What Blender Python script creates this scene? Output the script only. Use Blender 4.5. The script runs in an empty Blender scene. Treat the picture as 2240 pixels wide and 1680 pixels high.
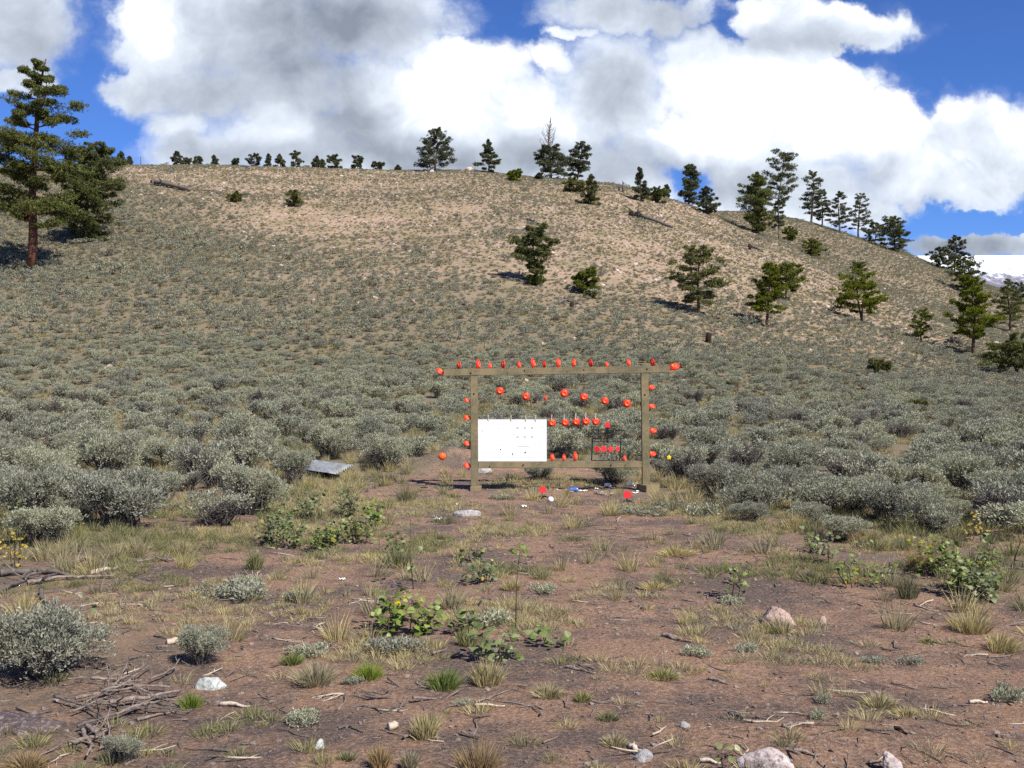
import bpy, bmesh, math, random
import numpy as np
from mathutils import Matrix, Vector, Euler
random.seed(7)
R = np.random.RandomState(11)
rad = math.radians
S = bpy.context.scene
COL = S.collection

# ---------------------------------------------------------------- camera
F, CX, HZ, EYE = 2402.0, 1120.0, 813.0, 1.65      # focal length in photo pixels, centre column, horizon row, eye height
cd = bpy.data.cameras.new('camera'); cam = bpy.data.objects.new('camera', cd); COL.objects.link(cam)
cd.sensor_width = 36.0; cd.lens = 36.0 * F / 2240.0
cam.location = (0, 0, EYE); cam.rotation_euler = (rad(90), 0, 0)
cd.shift_y = -(840 - HZ) / 2240.0
cd.clip_start = 0.1; cd.clip_end = 20000
S.camera = cam
# ---------------------------------------------------------------- exposure
S.view_settings.view_transform = 'Standard'; S.view_settings.look = 'None'
S.view_settings.gamma = 1.0; S.view_settings.exposure = 0.76
S.view_settings.use_curve_mapping = False
S.cycles.use_denoising = False
S.cycles.max_bounces = 5; S.cycles.diffuse_bounces = 3; S.cycles.transparent_max_bounces = 4
# ---------------------------------------------------------------- sun
SUN_EL = rad(47); sh = Vector((-0.64, 0.77))         # ground direction the shadows fall in
sdir = Vector((-sh.x * math.cos(SUN_EL), -sh.y * math.cos(SUN_EL), math.sin(SUN_EL)))   # towards the sun
ld = bpy.data.lights.new('sun', 'SUN'); ld.energy = 4.4; ld.angle = rad(0.5); ld.color = (1.0, 0.955, 0.89)
lo = bpy.data.objects.new('sun', ld); COL.objects.link(lo)
lo.rotation_euler = sdir.to_track_quat('Z', 'Y').to_euler()
# ---------------------------------------------------------------- world: sky and clouds by direction
W = bpy.data.worlds.new('World'); S.world = W; W.use_nodes = True
nt = W.node_tree; nt.nodes.clear()
def N(t, **kw):
    n = nt.nodes.new(t)
    for k, v in kw.items(): setattr(n, k, v)
    return n
def L(a, b): nt.links.new(a, b)
def val(x): return x
def math_(op, a, b=None, c=None, clamp=False):
    n = N('ShaderNodeMath', operation=op, use_clamp=clamp)
    for i, v in enumerate((a, b, c)):
        if v is None: continue
        if isinstance(v, (int, float)): n.inputs[i].default_value = v
        else: L(v, n.inputs[i])
    return n.outputs[0]
def vmath(op, a, b=None, c=None, out=0):
    n = N('ShaderNodeVectorMath', operation=op)
    for i, v in enumerate((a, b, c)):
        if v is None: continue
        if isinstance(v, (tuple, list)): n.inputs[i].default_value = v
        else: L(v, n.inputs[i])
    return n.outputs[out]
def noise(vec, scale, detail, rough=0.5, col=False, dist=0.0):
    n = N('ShaderNodeTexNoise'); n.inputs['Scale'].default_value = scale; n.inputs['Detail'].default_value = detail
    n.inputs['Roughness'].default_value = rough; n.inputs['Distortion'].default_value = dist
    L(vec, n.inputs['Vector']); return n.outputs['Color' if col else 'Fac']
def mrange(v, a, b, c=0.0, d=1.0, smooth=True):
    n = N('ShaderNodeMapRange', interpolation_type='SMOOTHSTEP' if smooth else 'LINEAR')
    L(v, n.inputs['Value'])
    for i, k in enumerate((a, b, c, d)): n.inputs[i + 1].default_value = k
    return n.outputs[0]
sky = N('ShaderNodeTexSky', sky_type='NISHITA'); sky.sun_disc = False
sky.sun_elevation = SUN_EL; sky.sun_rotation = math.atan2(sdir.x, sdir.y); sky.altitude = 2700
sky.air_density = 1.0; sky.dust_density = 0.3; sky.ozone_density = 2.2
tc = N('ShaderNodeTexCoord'); sp = N('ShaderNodeSeparateXYZ'); L(tc.outputs['Generated'], sp.inputs[0])
ya = math_('MAXIMUM', math_('ABSOLUTE', sp.outputs[1]), 0.08)
cb = N('ShaderNodeCombineXYZ')
L(math_('DIVIDE', sp.outputs[0], ya), cb.inputs[0]); L(math_('DIVIDE', sp.outputs[2], ya), cb.inputs[1])
P0 = cb.outputs[0]
w1 = vmath('MULTIPLY', vmath('SUBTRACT', noise(P0, 9.0, 4, 0.55, True), (0.5, 0.5, 0.5)), (0.085, 0.065, 0))
w2 = vmath('MULTIPLY', vmath('SUBTRACT', noise(P0, 30.0, 6, 0.62, True), (0.5, 0.5, 0.5)), (0.04, 0.034, 0))
P = vmath('ADD', vmath('ADD', P0, w1), w2)
def field(items, op='MAXIMUM', vec=None):
    acc = None
    for it in items:
        cx, cy, rx, ry = it[:4]; amp = it[4] if len(it) > 4 else 1.0
        u, v = (cx - CX) / F, (HZ - cy) / F; a, b = F / rx, F / ry
        q = vmath('MULTIPLY_ADD', vec or P, (a, b, 0), (-u * a, -v * b, 0))
        ln = vmath('LENGTH', q, out=1)
        f = math_('SUBTRACT', 1.0, ln) if op == 'MAXIMUM' else mrange(ln, 1.0, 0.15, 0.0, amp)
        acc = f if acc is None else math_(op, acc, f)
    return acc
# every cloud: centre column, centre row, half width, half height
cover = [(10, 50, 175, 135), (50, 170, 75, 55), (345, 60, 135, 130), (560, 40, 300, 160), (800, 30, 240, 120), (300, 175, 85, 55), (450, 190, 190, 70), (620, 190, 200, 130),
         (410, 265, 95, 60), (460, 330, 150, 80), (650, 300, 230, 110), (850, 240, 240, 150), (960, 130, 90, 60), (1060, 190, 150, 110), (1210, 120, 70, 40), (1130, 270, 300, 140), (1000, 350, 700, 75),
         (1330, 190, 180, 150), (1390, 15, 230, 55), (1530, 120, 110, 90), (1640, 190, 230, 150), (1665, 42, 62, 48), (1830, 60, 190, 75), (1700, 110, 150, 60), (1770, 230, 210, 130), (1900, 300, 190, 110), (1990, 350, 150, 100),
         (2140, 290, 105, 110), (2200, 360, 120, 100), (2040, 420, 260, 62), (1620, 330, 420, 110), (1700, 410, 330, 75), (1760, 455, 260, 90), (1250, 400, 500, 70), (2260, 300, 90, 110), (2150, 548, 240, 30), (1830, 470, 180, 40), (1250, 60, 60, 20), (-300, 150, 260, 200), (2750, 250, 300, 200)]
holes = [(1500, 400, 110, 60), (2130, 500, 150, 30)]
cf = field(cover); hf = math_('MAXIMUM', field(holes), 0.0)
fine = noise(vmath('ADD', P0, w2), 34.0, 8, 0.6)
puff = noise(P0, 13.0, 5, 0.55)
soft = noise(P0, 4.0, 2, 0.5)
gen = noise(P0, 1.7, 2, 0.5)
base = math_('MAXIMUM', cf, math_('MULTIPLY_ADD', gen, 2.0, -1.55))
Fd = math_('ADD', math_('MULTIPLY_ADD', hf, -1.0, base), math_('ADD', math_('MULTIPLY_ADD', fine, 0.60, -0.30), math_('MULTIPLY_ADD', puff, 0.9, -0.44)))
a1 = mrange(Fd, 0.0, 0.30); a2 = mrange(Fd, -0.20, 0.55)
sw = mrange(soft, 0.36, 0.58); alpha = math_('ADD', math_('MULTIPLY', a1, math_('SUBTRACT', 1.0, sw)), math_('MULTIPLY', a2, sw))
dark = [(40, 60, 260, 190, 0.50), (660, 50, 380, 210, 0.86), (560, 180, 300, 120, 0.5), (740, 230, 170, 120, 0.55), (300, 195, 150, 80, 0.22), (480, 330, 240, 60, 0.22), (780, 280, 150, 110, 0.55),
        (880, 40, 260, 90, 0.40), (760, 350, 560, 75, 0.62), (1330, 190, 190, 130, 0.62), (1380, 10, 280, 90, 0.55), (1800, 90, 240, 60, 0.50), (1750, 120, 160, 50, 0.25),
        (1200, 345, 520, 75, 0.52), (1560, 390, 380, 75, 0.62), (1950, 470, 300, 50, 0.25), (2100, 330, 160, 110, 0.22), (1760, 430, 260, 60, 0.35), (2130, 550, 300, 55, 1.0), (1950, 370, 120, 50, 0.2)]
bright = [(340, 60, 110, 100, 0.35), (700, 190, 110, 60, 0.45), (1000, 200, 260, 120, 0.35), (1690, 210, 280, 150, 0.75), (1200, 120, 70, 35, 0.3), (430, 260, 90, 30, 0.35), (1650, 40, 70, 40, 0.5), (1880, 290, 170, 110, 0.5), (1180, 260, 120, 80, 0.2)]
P2 = vmath('ADD', P0, w1)
df = field(dark, 'ADD', P2); bf = field(bright, 'ADD', P2)
shn = math_('MULTIPLY_ADD', noise(P0, 7.0, 6, 0.55), 1.1, -0.56)
billow = math_('MULTIPLY_ADD', noise(P2, 15.0, 8, 0.58), 1.7, -0.86)
shade = math_('ADD', math_('ADD', math_('ADD', df, shn), billow), math_('MULTIPLY_ADD', bf, -0.85, 0.17))
edge = mrange(Fd, 0.6, 0.05, 0.0, -0.06)
shade = mrange(math_('ADD', shade, edge), -0.10, 1.28, 0.0, 1.0, False)
cr = N('ShaderNodeValToRGB'); L(shade, cr.inputs[0])
K = 6.7    # cloud radiance over the Background strength
el = cr.color_ramp.elements
el[0].position = 0.0; el[0].color = (1.15, 1.16, 1.18, 1)
el[1].position = 1.0; el[1].color = (0.26, 0.30, 0.375, 1)
e = el.new(0.20); e.color = (0.82, 0.89, 0.99, 1)
e = el.new(0.5); e.color = (0.56, 0.62, 0.72, 1)
ck = vmath('SCALE', cr.outputs[0]); ck.node.inputs['Scale'].default_value = K
st = vmath('MULTIPLY', sky.outputs[0], (0.34, 0.53, 0.90))
mx = N('ShaderNodeMix', data_type='RGBA'); L(alpha, mx.inputs[0]); L(st, mx.inputs[6]); L(ck, mx.inputs[7])
bg = N('ShaderNodeBackground'); bg.inputs['Strength'].default_value = 0.095; L(mx.outputs[2], bg.inputs[0])
ow = N('ShaderNodeOutputWorld'); L(bg.outputs[0], ow.inputs[0])
W.cycles.sampling_method = 'MANUAL'; W.cycles.sample_map_resolution = 512

# ================================================================ helpers
def hsh(ix, iy, s):
    n = (ix.astype(np.int64) * 374761393 + iy.astype(np.int64) * 668265263 + s * 1442695041) & 0x7fffffff
    n = ((n ^ (n >> 13)) * 1274126177) & 0x7fffffff
    n = n ^ (n >> 16)
    return (n & 0xffffff) / float(0xffffff)
def vnoise(x, y, s=0):
    x = np.asarray(x, float); y = np.asarray(y, float)
    ix, iy = np.floor(x), np.floor(y); fx, fy = x - ix, y - iy
    fx = fx * fx * (3 - 2 * fx); fy = fy * fy * (3 - 2 * fy)
    a, b, c, d = hsh(ix, iy, s), hsh(ix + 1, iy, s), hsh(ix, iy + 1, s), hsh(ix + 1, iy + 1, s)
    return (a * (1 - fx) + b * fx) * (1 - fy) + (c * (1 - fx) + d * fx) * fy
def fbm(x, y, s=0, o=4):
    t = 0; a = 0.5; tot = 0
    for i in range(o):
        t = t + a * vnoise(x * 2 ** i, y * 2 ** i, s + i); tot += a; a *= 0.5
    return t / tot
def sst(a, b, x):
    t = np.clip((np.asarray(x, float) - a) / (b - a), 0, 1); return t * t * (3 - 2 * t)

def mesh_np(name, V, quads=None, tris=None, mats=(), smooth=False, attrs=None):
    me = bpy.data.meshes.new(name)
    V = np.asarray(V, np.float32)
    nq = 0 if quads is None else len(quads); ntr = 0 if tris is None else len(tris)
    me.vertices.add(len(V)); me.vertices.foreach_set('co', V.ravel())
    loops = []
    if nq: loops.append(np.asarray(quads, np.int32).ravel())
    if ntr: loops.append(np.asarray(tris, np.int32).ravel())
    lp = np.concatenate(loops)
    me.loops.add(len(lp)); me.loops.foreach_set('vertex_index', lp)
    st_ = np.concatenate([np.arange(nq) * 4, nq * 4 + np.arange(ntr) * 3]).astype(np.int32)
    me.polygons.add(nq + ntr); me.polygons.foreach_set('loop_start', st_)
    try: me.polygons.foreach_set('loop_total', np.concatenate([np.full(nq, 4), np.full(ntr, 3)]).astype(np.int32))
    except Exception: pass
    me.polygons.foreach_set('use_smooth', np.full(nq + ntr, bool(smooth)))
    for k, v in (attrs or {}).items():
        at = me.attributes.new(k, 'FLOAT', 'POINT'); at.data.foreach_set('value', np.asarray(v, np.float32))
    me.update(calc_edges=True)
    for m in mats: me.materials.append(m)
    return me

class MB:
    """collects tubes, boxes and lathes into one mesh"""
    def __init__(s): s.v = []; s.q = []; s.t = []; s.n = 0
    def add(s, V, q=(), t=()):
        V = np.asarray(V, float)
        if len(q): s.q.append(np.asarray(q) + s.n)
        if len(t): s.t.append(np.asarray(t) + s.n)
        s.v.append(V); s.n += len(V)
    def tube(s, pts, rr, n=6, cap=True):
        pts = np.asarray(pts, float); m = len(pts); rr = np.broadcast_to(rr, m)
        d = np.gradient(pts, axis=0); d /= np.linalg.norm(d, axis=1)[:, None] + 1e-9
        ref = np.array([0.3, 0.2, 1.0]) if abs(d[:, 2]).mean() < 0.8 else np.array([1.0, 0.2, 0.1])
        a = np.cross(d, ref); a /= np.linalg.norm(a, axis=1)[:, None] + 1e-9; b = np.cross(d, a)
        th = np.arange(n) / n * 2 * math.pi
        V = (pts[:, None, :] + rr[:, None, None] * (np.cos(th)[None, :, None] * a[:, None, :] + np.sin(th)[None, :, None] * b[:, None, :])).reshape(-1, 3)
        q = [(i * n + j, i * n + (j + 1) % n, (i + 1) * n + (j + 1) % n, (i + 1) * n + j) for i in range(m - 1) for j in range(n)]
        t = []
        if cap:
            V = np.vstack([V, pts[:1], pts[-1:]]); c0, c1 = m * n, m * n + 1
            t = [(c0, (j + 1) % n, j) for j in range(n)] + [(c1, (m - 1) * n + j, (m - 1) * n + (j + 1) % n) for j in range(n)]
        s.add(V, q, t)
    def box(s, c, d, M=None, ch=0.0):
        c = np.asarray(c, float); hx, hy, hz = np.asarray(d, float) / 2
        bm = bmesh.new(); bmesh.ops.create_cube(bm, size=1.0)
        for v in bm.verts: v.co = Vector((v.co.x * 2 * hx, v.co.y * 2 * hy, v.co.z * 2 * hz))
        if ch: bmesh.ops.bevel(bm, geom=bm.edges[:], offset=ch, segments=2, affect='EDGES')
        if M is not None: bm.transform(M)
        s.bm(bm, c)
    def bm(s, bm, off=(0, 0, 0)):
        bmesh.ops.triangulate(bm, faces=[f for f in bm.faces if len(f.verts) > 4])
        bm.verts.index_update()
        V = [tuple(v.co + Vector(off)) for v in bm.verts]
        s.add(V, [[v.index for v in f.verts] for f in bm.faces if len(f.verts) == 4], [[v.index for v in f.verts] for f in bm.faces if len(f.verts) == 3])
        bm.free()
    def lathe(s, prof, n=24, M=None):
        V = []
        for r, z in prof:
            for j in range(n):
                a = j / n * 2 * math.pi; V.append((r * math.cos(a), r * math.sin(a), z))
        m = len(prof)
        q = [(i * n + j, i * n + (j + 1) % n, (i + 1) * n + (j + 1) % n, (i + 1) * n + j) for i in range(m - 1) for j in range(n)]
        if M is not None: V = [tuple(M @ Vector(v)) for v in V]
        s.add(V, q)
    def mesh(s, name, mat, smooth=False, attrs=None):
        return mesh_np(name, np.vstack(s.v), np.vstack(s.q) if s.q else None, np.vstack(s.t) if s.t else None, [mat] if mat else [], smooth, attrs)

def obj(name, me, parent=None, loc=None, mat=None):
    o = bpy.data.objects.new(name, me); COL.objects.link(o)
    if parent is not None: o.parent = parent
    if loc is not None: o.location = loc
    return o
def tag(o, label=None, cat=None, group=None, kind=None):
    if label: o['label'] = label
    if cat: o['category'] = cat
    if group: o['group'] = group
    if kind: o['kind'] = kind
    return o
def thing(name, label, cat, loc=(0, 0, 0), group=None, rz=0.0):
    o = bpy.data.objects.new(name, None); o.empty_display_size = 0.1; COL.objects.link(o)
    o.location = loc; o.rotation_euler = (0, 0, rz); return tag(o, label, cat, group)

# ================================================================ materials
def mat_new(name):
    m = bpy.data.materials.new(name); m.use_nodes = True; t = m.node_tree; t.nodes.clear(); return m, t
class G:
    def __init__(s, t): s.t = t
    def n(s, ty, **kw):
        n = s.t.nodes.new(ty)
        for k, v in kw.items(): setattr(n, k, v)
        return n
    def l(s, a, b): s.t.links.new(a, b)
    def noise(s, vec, sc, det=3, ro=0.5, out='Fac'):
        n = s.n('ShaderNodeTexNoise'); n.inputs['Scale'].default_value = sc; n.inputs['Detail'].default_value = det; n.inputs['Roughness'].default_value = ro
        if vec is not None: s.l(vec, n.inputs['Vector'])
        return n.outputs[out]
    def vor(s, vec, sc, out='Distance', rnd=1.0):
        n = s.n('ShaderNodeTexVoronoi'); n.inputs['Scale'].default_value = sc; n.inputs['Randomness'].default_value = rnd; s.l(vec, n.inputs['Vector']); return n.outputs[out]
    def ramp(s, f, stops, const=False):
        n = s.n('ShaderNodeValToRGB'); s.l(f, n.inputs[0]); e = n.color_ramp.elements
        if const: n.color_ramp.interpolation = 'CONSTANT'
        e[0].position, e[0].color = stops[0][0], (*stops[0][1], 1); e[1].position, e[1].color = stops[-1][0], (*stops[-1][1], 1)
        for p, c in stops[1:-1]:
            x = e.new(p); x.color = (*c, 1)
        return n.outputs[0]
    def mr(s, f, a, b, c=0.0, d=1.0):
        n = s.n('ShaderNodeMapRange'); s.l(f, n.inputs[0])
        for i, k in enumerate((a, b, c, d)): n.inputs[i + 1].default_value = k
        return n.outputs[0]
    def mix(s, f, a, b, blend='MIX'):
        n = s.n('ShaderNodeMix', data_type='RGBA', blend_type=blend)
        for k, v in ((0, f), (6, a), (7, b)):
            if isinstance(v, (int, float)): n.inputs[k].default_value = v
            elif isinstance(v, tuple): n.inputs[k].default_value = (*v, 1)
            else: s.l(v, n.inputs[k])
        return n.outputs[2]
    def m(s, op, a, b, clamp=False):
        n = s.n('ShaderNodeMath', operation=op, use_clamp=clamp)
        for i, v in enumerate((a, b)):
            if isinstance(v, (int, float)): n.inputs[i].default_value = v
            else: s.l(v, n.inputs[i])
        return n.outputs[0]
    def attr(s, k): return s.n('ShaderNodeAttribute', attribute_name=k).outputs['Fac']
    def bump(s, h, st, dist=0.02):
        n = s.n('ShaderNodeBump'); n.inputs['Strength'].default_value = st; n.inputs['Distance'].default_value = dist; s.l(h, n.inputs['Height']); return n.outputs[0]
    def out(s, col, rough=0.85, normal=None, spec=0.2, transl=0.0, metal=0.0):
        p = s.n('ShaderNodeBsdfPrincipled'); p.inputs['Roughness'].default_value = rough
        p.inputs['Specular IOR Level'].default_value = spec; p.inputs['Metallic'].default_value = metal
        if isinstance(col, tuple): p.inputs['Base Color'].default_value = (*col, 1)
        else: s.l(col, p.inputs['Base Color'])
        if normal is not None: s.l(normal, p.inputs['Normal'])
        sh_ = p.outputs[0]
        if transl:
            tr = s.n('ShaderNodeBsdfTranslucent')
            if isinstance(col, tuple): tr.inputs[0].default_value = (*col, 1)
            else: s.l(col, tr.inputs[0])
            mxs = s.n('ShaderNodeMixShader'); mxs.inputs[0].default_value = transl; s.l(p.outputs[0], mxs.inputs[1]); s.l(tr.outputs[0], mxs.inputs[2]); sh_ = mxs.outputs[0]
        o = s.n('ShaderNodeOutputMaterial'); s.l(sh_, o.inputs[0])
def leaf_mat(name, stops, transl=0.2, vary=0.25, rough=0.75, spec=0.15):
    """leaf colour from a per-leaf attribute v, and per-plant brightness variation"""
    m, t = mat_new(name); g = G(t)
    c = g.ramp(g.attr('v'), stops)
    oi = g.n('ShaderNodeObjectInfo')
    f = g.mr(oi.outputs['Random'], 0, 1, 1 - vary, 1 + vary)
    hs = g.n('ShaderNodeHueSaturation'); g.l(f, hs.inputs['Value']); g.l(g.mr(oi.outputs['Random'], 0, 1, 0.82, 1.15), hs.inputs['Saturation']); g.l(c, hs.inputs['Color'])
    g.out(hs.outputs[0], rough, None, spec, transl); return m
def bark_mat(name, a, b, scale=12, spec=0.1):
    m, t = mat_new(name); g = G(t); tcn = g.n('ShaderNodeTexCoord')
    mp = g.n('ShaderNodeMapping'); mp.inputs['Scale'].default_value = (1, 1, 0.3); g.l(tcn.outputs['Object'], mp.inputs[0])
    nz_ = g.noise(mp.outputs[0], scale, 6, 0.65)
    g.out(g.ramp(nz_, [(0.3, a), (0.7, b)]), 0.9, g.bump(nz_, 0.6, 0.03), spec); return m
def plain_mat(name, col, rough=0.5, spec=0.3, metal=0.0, nscale=20, amp=0.15, bump=0.1):
    m, t = mat_new(name); g = G(t); tcn = g.n('ShaderNodeTexCoord')
    nz_ = g.noise(tcn.outputs['Object'], nscale, 4, 0.6)
    c = g.mix(1.0, col, g.ramp(nz_, [(0.3, (1 - amp,) * 3), (0.7, (1 + amp * 0.3,) * 3)]), 'MULTIPLY')
    g.out(c, rough, g.bump(nz_, bump, 0.01), spec, 0, metal); return m
def rock_mat(name, c1, c2, c3, sc=9):
    m, t = mat_new(name); g = G(t); tcn = g.n('ShaderNodeTexCoord'); v = tcn.outputs['Object']
    n1 = g.noise(v, sc, 8, 0.65); n2 = g.noise(v, sc * 3.1, 5, 0.7)
    c = g.mix(g.ramp(n2, [(0.5, (0, 0, 0)), (0.62, (1, 1, 1))]), g.ramp(n1, [(0.3, c1), (0.65, c2)]), c3)
    g.out(c, 0.9, g.bump(n1, 0.9, 0.03), 0.15); return m

M = {}
M['sage'] = leaf_mat('sage_leaf', [(0.0, (0.15, 0.148, 0.098)), (0.5, (0.30, 0.30, 0.205)), (1.0, (0.47, 0.475, 0.35))], 0.22, 0.18)
M['sagefar'] = leaf_mat('sage_leaf_hill', [(0.0, (0.145, 0.142, 0.10)), (0.5, (0.245, 0.243, 0.172)), (1.0, (0.35, 0.35, 0.255))], 0.2, 0.22)
M['sagestem'] = bark_mat('sage_stem', (0.085, 0.075, 0.065), (0.23, 0.20, 0.18), 60)
M['dry'] = leaf_mat('dry_grass', [(0.0, (0.20, 0.175, 0.075)), (0.5, (0.37, 0.315, 0.16)), (1.0, (0.56, 0.47, 0.28))], 0.3, 0.2)
M['grassg'] = leaf_mat('green_grass', [(0.0, (0.10, 0.11, 0.042)), (0.5, (0.22, 0.215, 0.095)), (1.0, (0.42, 0.37, 0.20))], 0.3, 0.2)
M['grassb'] = leaf_mat('bright_grass', [(0.0, (0.07, 0.11, 0.02)), (0.6, (0.18, 0.23, 0.05)), (1.0, (0.36, 0.36, 0.14))], 0.3, 0.15)
M['rust'] = leaf_mat('rusty_grass', [(0.0, (0.20, 0.16, 0.07)), (0.5, (0.33, 0.22, 0.09)), (1.0, (0.46, 0.31, 0.14))], 0.3, 0.15)
M['hillgrass'] = leaf_mat('hill_grass', [(0.0, (0.155, 0.14, 0.068)), (0.5, (0.255, 0.225, 0.118)), (1.0, (0.38, 0.315, 0.19))], 0.25, 0.28)
M['leaf'] = leaf_mat('broad_leaf', [(0.0, (0.065, 0.09, 0.024)), (0.5, (0.15, 0.19, 0.05)), (0.9, (0.27, 0.31, 0.12)), (1.0, (0.42, 0.44, 0.28))], 0.25, 0.15, 0.45, 0.4)
M['leafy'] = leaf_mat('yellow_leaf', [(0.0, (0.22, 0.18, 0.02)), (0.6, (0.48, 0.33, 0.02)), (1.0, (0.62, 0.45, 0.05))], 0.3, 0.1)
M['pine'] = leaf_mat('pine_needles', [(0.0, (0.044, 0.054, 0.018)), (0.5, (0.105, 0.118, 0.036)), (1.0, (0.21, 0.215, 0.075))], 0.18, 0.15)
M['pineg'] = leaf_mat('pine_needles_green', [(0.0, (0.048, 0.062, 0.012)), (0.5, (0.125, 0.148, 0.024)), (1.0, (0.23, 0.245, 0.045))], 0.24, 0.15)
M['pined'] = leaf_mat('pine_needles_grey', [(0.0, (0.040, 0.046, 0.026)), (0.5, (0.090, 0.100, 0.048)), (1.0, (0.17, 0.18, 0.09))], 0.12, 0.15)
M['pineo'] = leaf_mat('pine_needles_olive', [(0.0, (0.065, 0.072, 0.022)), (0.5, (0.15, 0.155, 0.045)), (1.0, (0.26, 0.25, 0.09))], 0.14, 0.12)
M['bark'] = bark_mat('pine_bark', (0.045, 0.032, 0.025), (0.14, 0.10, 0.075), 10)
M['barkred'] = bark_mat('red_bark', (0.05, 0.022, 0.015), (0.20, 0.095, 0.06), 7)
M['barkpale'] = bark_mat('pale_bark', (0.12, 0.095, 0.08), (0.28, 0.23, 0.19), 8)
M['deadwood'] = bark_mat('dead_wood', (0.06, 0.05, 0.042), (0.20, 0.17, 0.15), 14)
M['twig'] = bark_mat('grey_twig', (0.10, 0.075, 0.06), (0.33, 0.265, 0.225), 25)
M['twigpale'] = bark_mat('pale_stick', (0.34, 0.27, 0.19), (0.62, 0.53, 0.42), 20)
M['char'] = bark_mat('charred_wood', (0.012, 0.008, 0.007), (0.05, 0.028, 0.02), 14)
M['clay'] = plain_mat('clay_orange', (0.74, 0.028, 0.014), 0.45, 0.3, 0, 60, 0.12)
M['claydome'] = plain_mat('clay_dome', (1.0, 0.12, 0.03), 0.4, 0.35, 0, 60, 0.1)
M['red'] = plain_mat('target_paint', (0.88, 0.035, 0.045), 0.5, 0.3, 0, 90, 0.3)
M['black'] = plain_mat('black_steel', (0.018, 0.018, 0.022), 0.45, 0.4, 0.3, 40, 0.3)
M['yellow'] = plain_mat('yellow_plastic', (0.80, 0.62, 0.02), 0.5)
M['ball'] = plain_mat('orange_ball', (0.92, 0.12, 0.02), 0.45)
M['ballseam'] = plain_mat('ball_seam', (0.55, 0.06, 0.02), 0.6)
M['white'] = plain_mat('white_board', (0.70, 0.71, 0.72), 0.6, 0.2, 0, 6, 0.04)
M['whitep'] = plain_mat('white_paper', (0.90, 0.90, 0.90), 0.7, 0.1, 0, 6, 0.03)
M['ink'] = plain_mat('ink', (0.10, 0.12, 0.16), 0.8, 0.1)
M['inkb'] = plain_mat('ink_pale', (0.10, 0.10, 0.30), 0.8, 0.1)
M['inky'] = plain_mat('ink_olive', (0.10, 0.10, 0.05), 0.8, 0.1)
M['pin'] = plain_mat('peg_wood', (0.58, 0.48, 0.34), 0.7)
M['wire'] = plain_mat('wire', (0.30, 0.30, 0.31), 0.35, 0.5, 0.8)
M['cord'] = plain_mat('cord', (0.06, 0.05, 0.045), 0.8)
M['tin'] = plain_mat('can_metal', (0.75, 0.76, 0.80), 0.25, 0.5, 0.9)
M['blue'] = plain_mat('can_blue', (0.10, 0.20, 0.55), 0.3, 0.5, 0.3)
M['golf'] = plain_mat('white_plastic', (0.86, 0.86, 0.86), 0.35, 0.4)
M['rockpink'] = rock_mat('pink_rock', (0.30, 0.19, 0.15), (0.50, 0.36, 0.30), (0.10, 0.09, 0.085), 12)
M['rockpale'] = rock_mat('pale_rock', (0.33, 0.26, 0.235), (0.56, 0.48, 0.45), (0.17, 0.14, 0.13), 12)
M['rockwhite'] = rock_mat('white_rock', (0.34, 0.35, 0.32), (0.52, 0.53, 0.50), (0.22, 0.24, 0.20), 14)
M['rockgrey'] = rock_mat('grey_rock', (0.26, 0.25, 0.24), (0.42, 0.40, 0.38), (0.17, 0.16, 0.15), 12)
M['rocktan'] = rock_mat('tan_rock', (0.36, 0.28, 0.22), (0.58, 0.47, 0.38), (0.5, 0.45, 0.4), 7)

def wood_mat(name, axis):
    m, t = mat_new(name); g = G(t); tcn = g.n('ShaderNodeTexCoord'); v = tcn.outputs['Object']
    mp = g.n('ShaderNodeMapping'); mp.inputs['Scale'].default_value = tuple(0.06 if i == axis else 1.0 for i in range(3)); g.l(v, mp.inputs[0])
    n1 = g.noise(mp.outputs[0], 90, 6, 0.65); n2 = g.noise(v, 5, 3, 0.6)
    mp2 = g.n('ShaderNodeMapping'); mp2.inputs['Scale'].default_value = tuple(0.35 if i == axis else 1.0 for i in range(3)); g.l(v, mp2.inputs[0])
    kn = g.vor(mp2.outputs[0], 4.0)
    c = g.ramp(n1, [(0.25, (0.10, 0.075, 0.040)), (0.5, (0.19, 0.150, 0.085)), (0.75, (0.29, 0.235, 0.14))])
    c = g.mix(g.ramp(n2, [(0.40, (0, 0, 0)), (0.6, (0.8, 0.8, 0.8))]), c, (0.115, 0.11, 0.062))
    c = g.mix(g.ramp(g.noise(v, 2.6, 4, 0.7), [(0.47, (0, 0, 0)), (0.60, (0.75, 0.75, 0.75))]), c, (0.27, 0.205, 0.11))
    c = g.mix(g.ramp(kn, [(0.06, (1, 1, 1)), (0.12, (0, 0, 0))]), c, (0.075, 0.045, 0.025))
    g.out(c, 0.8, g.bump(n1, 0.35, 0.004), 0.2); return m
M['woodx'] = wood_mat('treated_timber_lengthwise', 0); M['woodz'] = wood_mat('treated_timber_upright', 2)

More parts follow.
